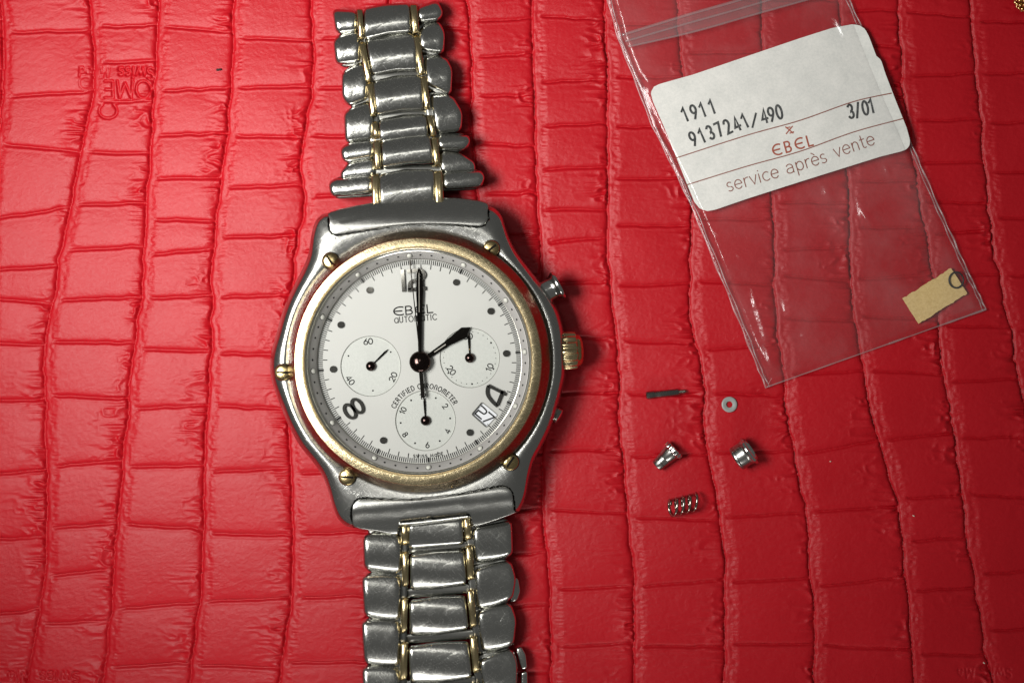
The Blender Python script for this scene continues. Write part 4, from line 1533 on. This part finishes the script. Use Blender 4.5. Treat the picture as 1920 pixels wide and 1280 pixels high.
write(mb, [[(1474, 240), (1481, 238.5)], [(1481, 250), (1488, 247.5)]], 2.0, IZ, label_z)
mb.obj('maker_mark', M_redink, lt, smooth=False)
words = [('service', 1366, 359.5, -16), ('apr\xe8s', 1477, 326.5, -17), ('vente', 1567, 296, -19)]
for s, x, y, a in words:
    mb = MB()
    write(mb, text_strokes(s, x, y, a, 25, 0.98, 0.05), 1.75, IZ, label_z)
    mb.obj('printed_word', M_brownink, lt, smooth=False)

# ------------------------------------------------------------------ brown card and sealing ring in the bag
cc = [(1692, 560), (1783, 502.5), (1814, 550), (1722, 607)]
rough_loop = []
for i in range(4):
    a, b2 = np.array(cc[i], float), np.array(cc[(i + 1) % 4], float)
    d = (b2 - a) / np.hypot(*(b2 - a))
    nn = np.array((-d[1], d[0]))
    for k in range(24):
        q = a + (b2 - a) * k / 24 + nn * (random.uniform(-1.1, 1.1) if i in (0, 2) else random.uniform(-.35, .35))
        rough_loop.append(tuple(q))
sheet(rough_loop, lambda x, y: 0.115, 0.022, 'card_scrap', M_card, None,
      label='small tan card scrap inside the lower right corner of the zip bag', category='card')
v, f = tube([W(1793 + 13.4 * math.cos(t), 525 + 14.6 * math.sin(t), 0.142) for t in np.linspace(0, 2 * math.pi, 48, endpoint=False)], 0.0165, 8, True)
mesh_obj('sealing_ring', v, f, M_rubber, None, label='thin black rubber ring overlapping the corner of the tan card scrap', category='ring')

# ------------------------------------------------------------------ loose parts
def axis_px(x0, y0, z0, x1, y1, z1):
    a, b2 = Vector(W(x0, y0, z0)), Vector(W(x1, y1, z1))
    return a, (b2 - a)


pin = thing('screw_pin', W(1248, 737, 0.0), 'slender dark metal pin with a thinner tip lying on the leather', 'pin')
a, d = axis_px(1211, 741.2, 0.075, 1285.5, 733.2, 0.075)
Lp = d.length
v, f = lathe([(.0006, 0), (.055, .004), (.07, .02), (.07, .155), (.066, .165), (.052, .17), (.052, .185), (.062, .192), (.062, .60), (.055, .612), (.04, .615)], a, d, 24)
mesh_obj('shank', v, f, M_pin, pin, sharp=40)
prof = []
for i in range(8):
    prof += [(.042, .612 + i * .016), (.038, .62 + i * .016)]
v, f = lathe(prof + [(.03, Lp), (.0006, Lp + .002)], a, d, 20)
mesh_obj('threaded_tip', v, f, M_bronze, pin, sharp=30)

v, f = lathe([(.06, -.014), (.14, -.014), (.146, -.006), (.146, .008), (.138, .016), (.105, .017), (.095, .012), (.068, .014), (.06, .008)], W(1367.5, 758, 0.04), (0.03, 0.05, 1), 40, closed=True)
mesh_obj('washer', v, f, M_washer, None, sharp=50, label='tiny grey flat washer on the leather right of the pin', category='washer')

cone = thing('steel_sleeve', W(1249, 855, 0.0), 'tapered steel sleeve with knurled wide end on the leather', 'watch part')
a, d = axis_px(1231, 873.5, 0.13, 1266, 840.5, 0.19)
v, f = lathe([(.0006, .012), (.085, .008), (.088, .0), (.108, .004), (.118, .02), (.124, .10), (.125, .11), (.119, .118), (.126, .126), (.134, .20), (.136, .21), (.132, .218), (.138, .226), (.165, .40)], a, d, 48)
mesh_obj('sleeve', v, f, M_sleeve, cone, sharp=30)
v, f = lathe([(.166, .39), (.186, .41), (.188, .47), (.178, .49), (.14, .494), (.0006, .496)], a, d, 160,
             mod=lambda k, t: 1 + (0.045 * math.copysign(abs(math.cos(13 * t)) ** .5, math.cos(13 * t)) if k in (1, 2) else 0))
mesh_obj('knurled_rim', v, f, M_chrome, cone, sharp=30)

cap = thing('steel_collar', W(1395, 850, 0.0), 'short mirror polished steel collar with flared rim lying on the leather', 'watch part')
a = Vector(W(1383, 859, 0.225))
d = Vector((0.74, 0.52, 0.20))
CS = 1.13
v, f = lathe([(r * CS, h * CS) for r, h in [(.0006, -.02), (.12, -.02), (.15, -.03), (.19, -.03), (.205, -.015), (.208, .0), (.208, .018), (.2, .026), (.203, .035), (.203, .15), (.21, .185), (.226, .205)]], a, d, 64)
mesh_obj('barrel', v, f, M_sleeve, cap, sharp=35)
v, f = lathe([(r * CS, h * CS) for r, h in [(.225, .203), (.243, .216), (.246, .24), (.238, .258), (.215, .264), (.2, .25), (.19, .20), (.18, .12), (.0006, .11)]], a, d, 64)
mesh_obj('rim', v, f, M_chrome, cap, sharp=35)

pts = []
turns = 4.2
for i in range(int(turns * 28) + 1):
    t = i / 28
    ph = 2 * math.pi * t + 2.0
    s = t / turns
    # flatter end coils
    s = 0.5 + (s - 0.5) * (1.0 if 0.12 < s < 0.88 else 1.0)
    cx, cy = 1253.5 + 52 * s, 953 - 13 * s
    pts.append(W(cx + 4.5 * math.sin(ph), cy + 16 * math.cos(ph), 0.165 + 0.14 * math.sin(ph)))
v, f = tube(pts, 0.0255, 9)
mesh_obj('coil_spring', v, f, M_bronze, None, label='small bronze coil spring lying on the leather below the steel caps', category='spring')

# beaded gold trinket cut by the upper right corner of the frame
tr = thing('gold_trinket', W(1930, -6, 0.0), 'beaded gold trinket peeking in at the upper right corner', 'trinket')
cb = Vector(W(1928, -2, 0.28))
core, fcore = lathe([(.0006, -.24), (.12, -.21), (.2, -.11), (.225, 0), (.2, .11), (.12, .21), (.0006, .24)], cb, (0, 0, 1), 24)
mesh_obj('core', core, fcore, simple('dark_gold', (0.20, 0.14, 0.04), 0.3, 1.0), tr)
mb = MB()
N_ = 90
for i in range(N_):
    zt = 1 - 2 * (i + .5) / N_
    ph = i * 2.39996
    rr = math.sqrt(1 - zt * zt)
    c0 = cb + Vector((rr * math.cos(ph) * .235, rr * math.sin(ph) * .235, zt * .245))
    v, f = lathe([(.0004, -.034), (.024, -.024), (.034, 0), (.024, .024), (.0004, .034)], c0, (0, 0, 1), 8)
    mb.add(v, f)
mb.obj('beads', M_goldpol, tr, kind='stuff')

# specks on the hide
def speck(x, y, a, b2, mat, name, label, ang=0.0, cat='speck', **kw):
    c0 = W(x, y, leather_z(x, y) + 0.012)
    v, f = lathe([(.0004, -1), (.7, -.7), (1, 0), (.7, .7), (.0004, 1)], (0, 0, 0), (0, 0, 1), 10)
    ca, sa = math.cos(ang), math.sin(ang)
    vv = []
    for i, q in enumerate(v):
        k = 1 + 0.25 * math.sin(i * 2.3)
        X_, Y_ = q[0] * a / 100 * k, q[1] * b2 / 100 * k
        vv.append((c0[0] + X_ * ca - Y_ * sa, c0[1] + X_ * sa + Y_ * ca, c0[2] + q[2] * 0.015))
    mesh_obj(name, vv, f, mat, None, label=label, category=cat, **kw)


speck(410.5, 131, 6, 2.4, M_lint, 'lint_speck', 'dark lint speck on the leather left of the bracelet', 0.1)
speck(1713, 966.5, 2.6, 1.3, M_dust, 'dust_speck', 'pale dust speck on the leather below the bag corner', -0.5, group='pale dust specks on the leather')
speck(1845, 1242, 2.6, 1.3, M_dust, 'dust_speck', 'pale dust speck near the lower right corner of the leather', -0.7, group='pale dust specks on the leather')
speck(1557, 864.5, 1.7, 1.2, M_dust, 'dust_speck', 'pale dust speck on the leather right of the mirror polished collar', 0.2, group='pale dust specks on the leather')
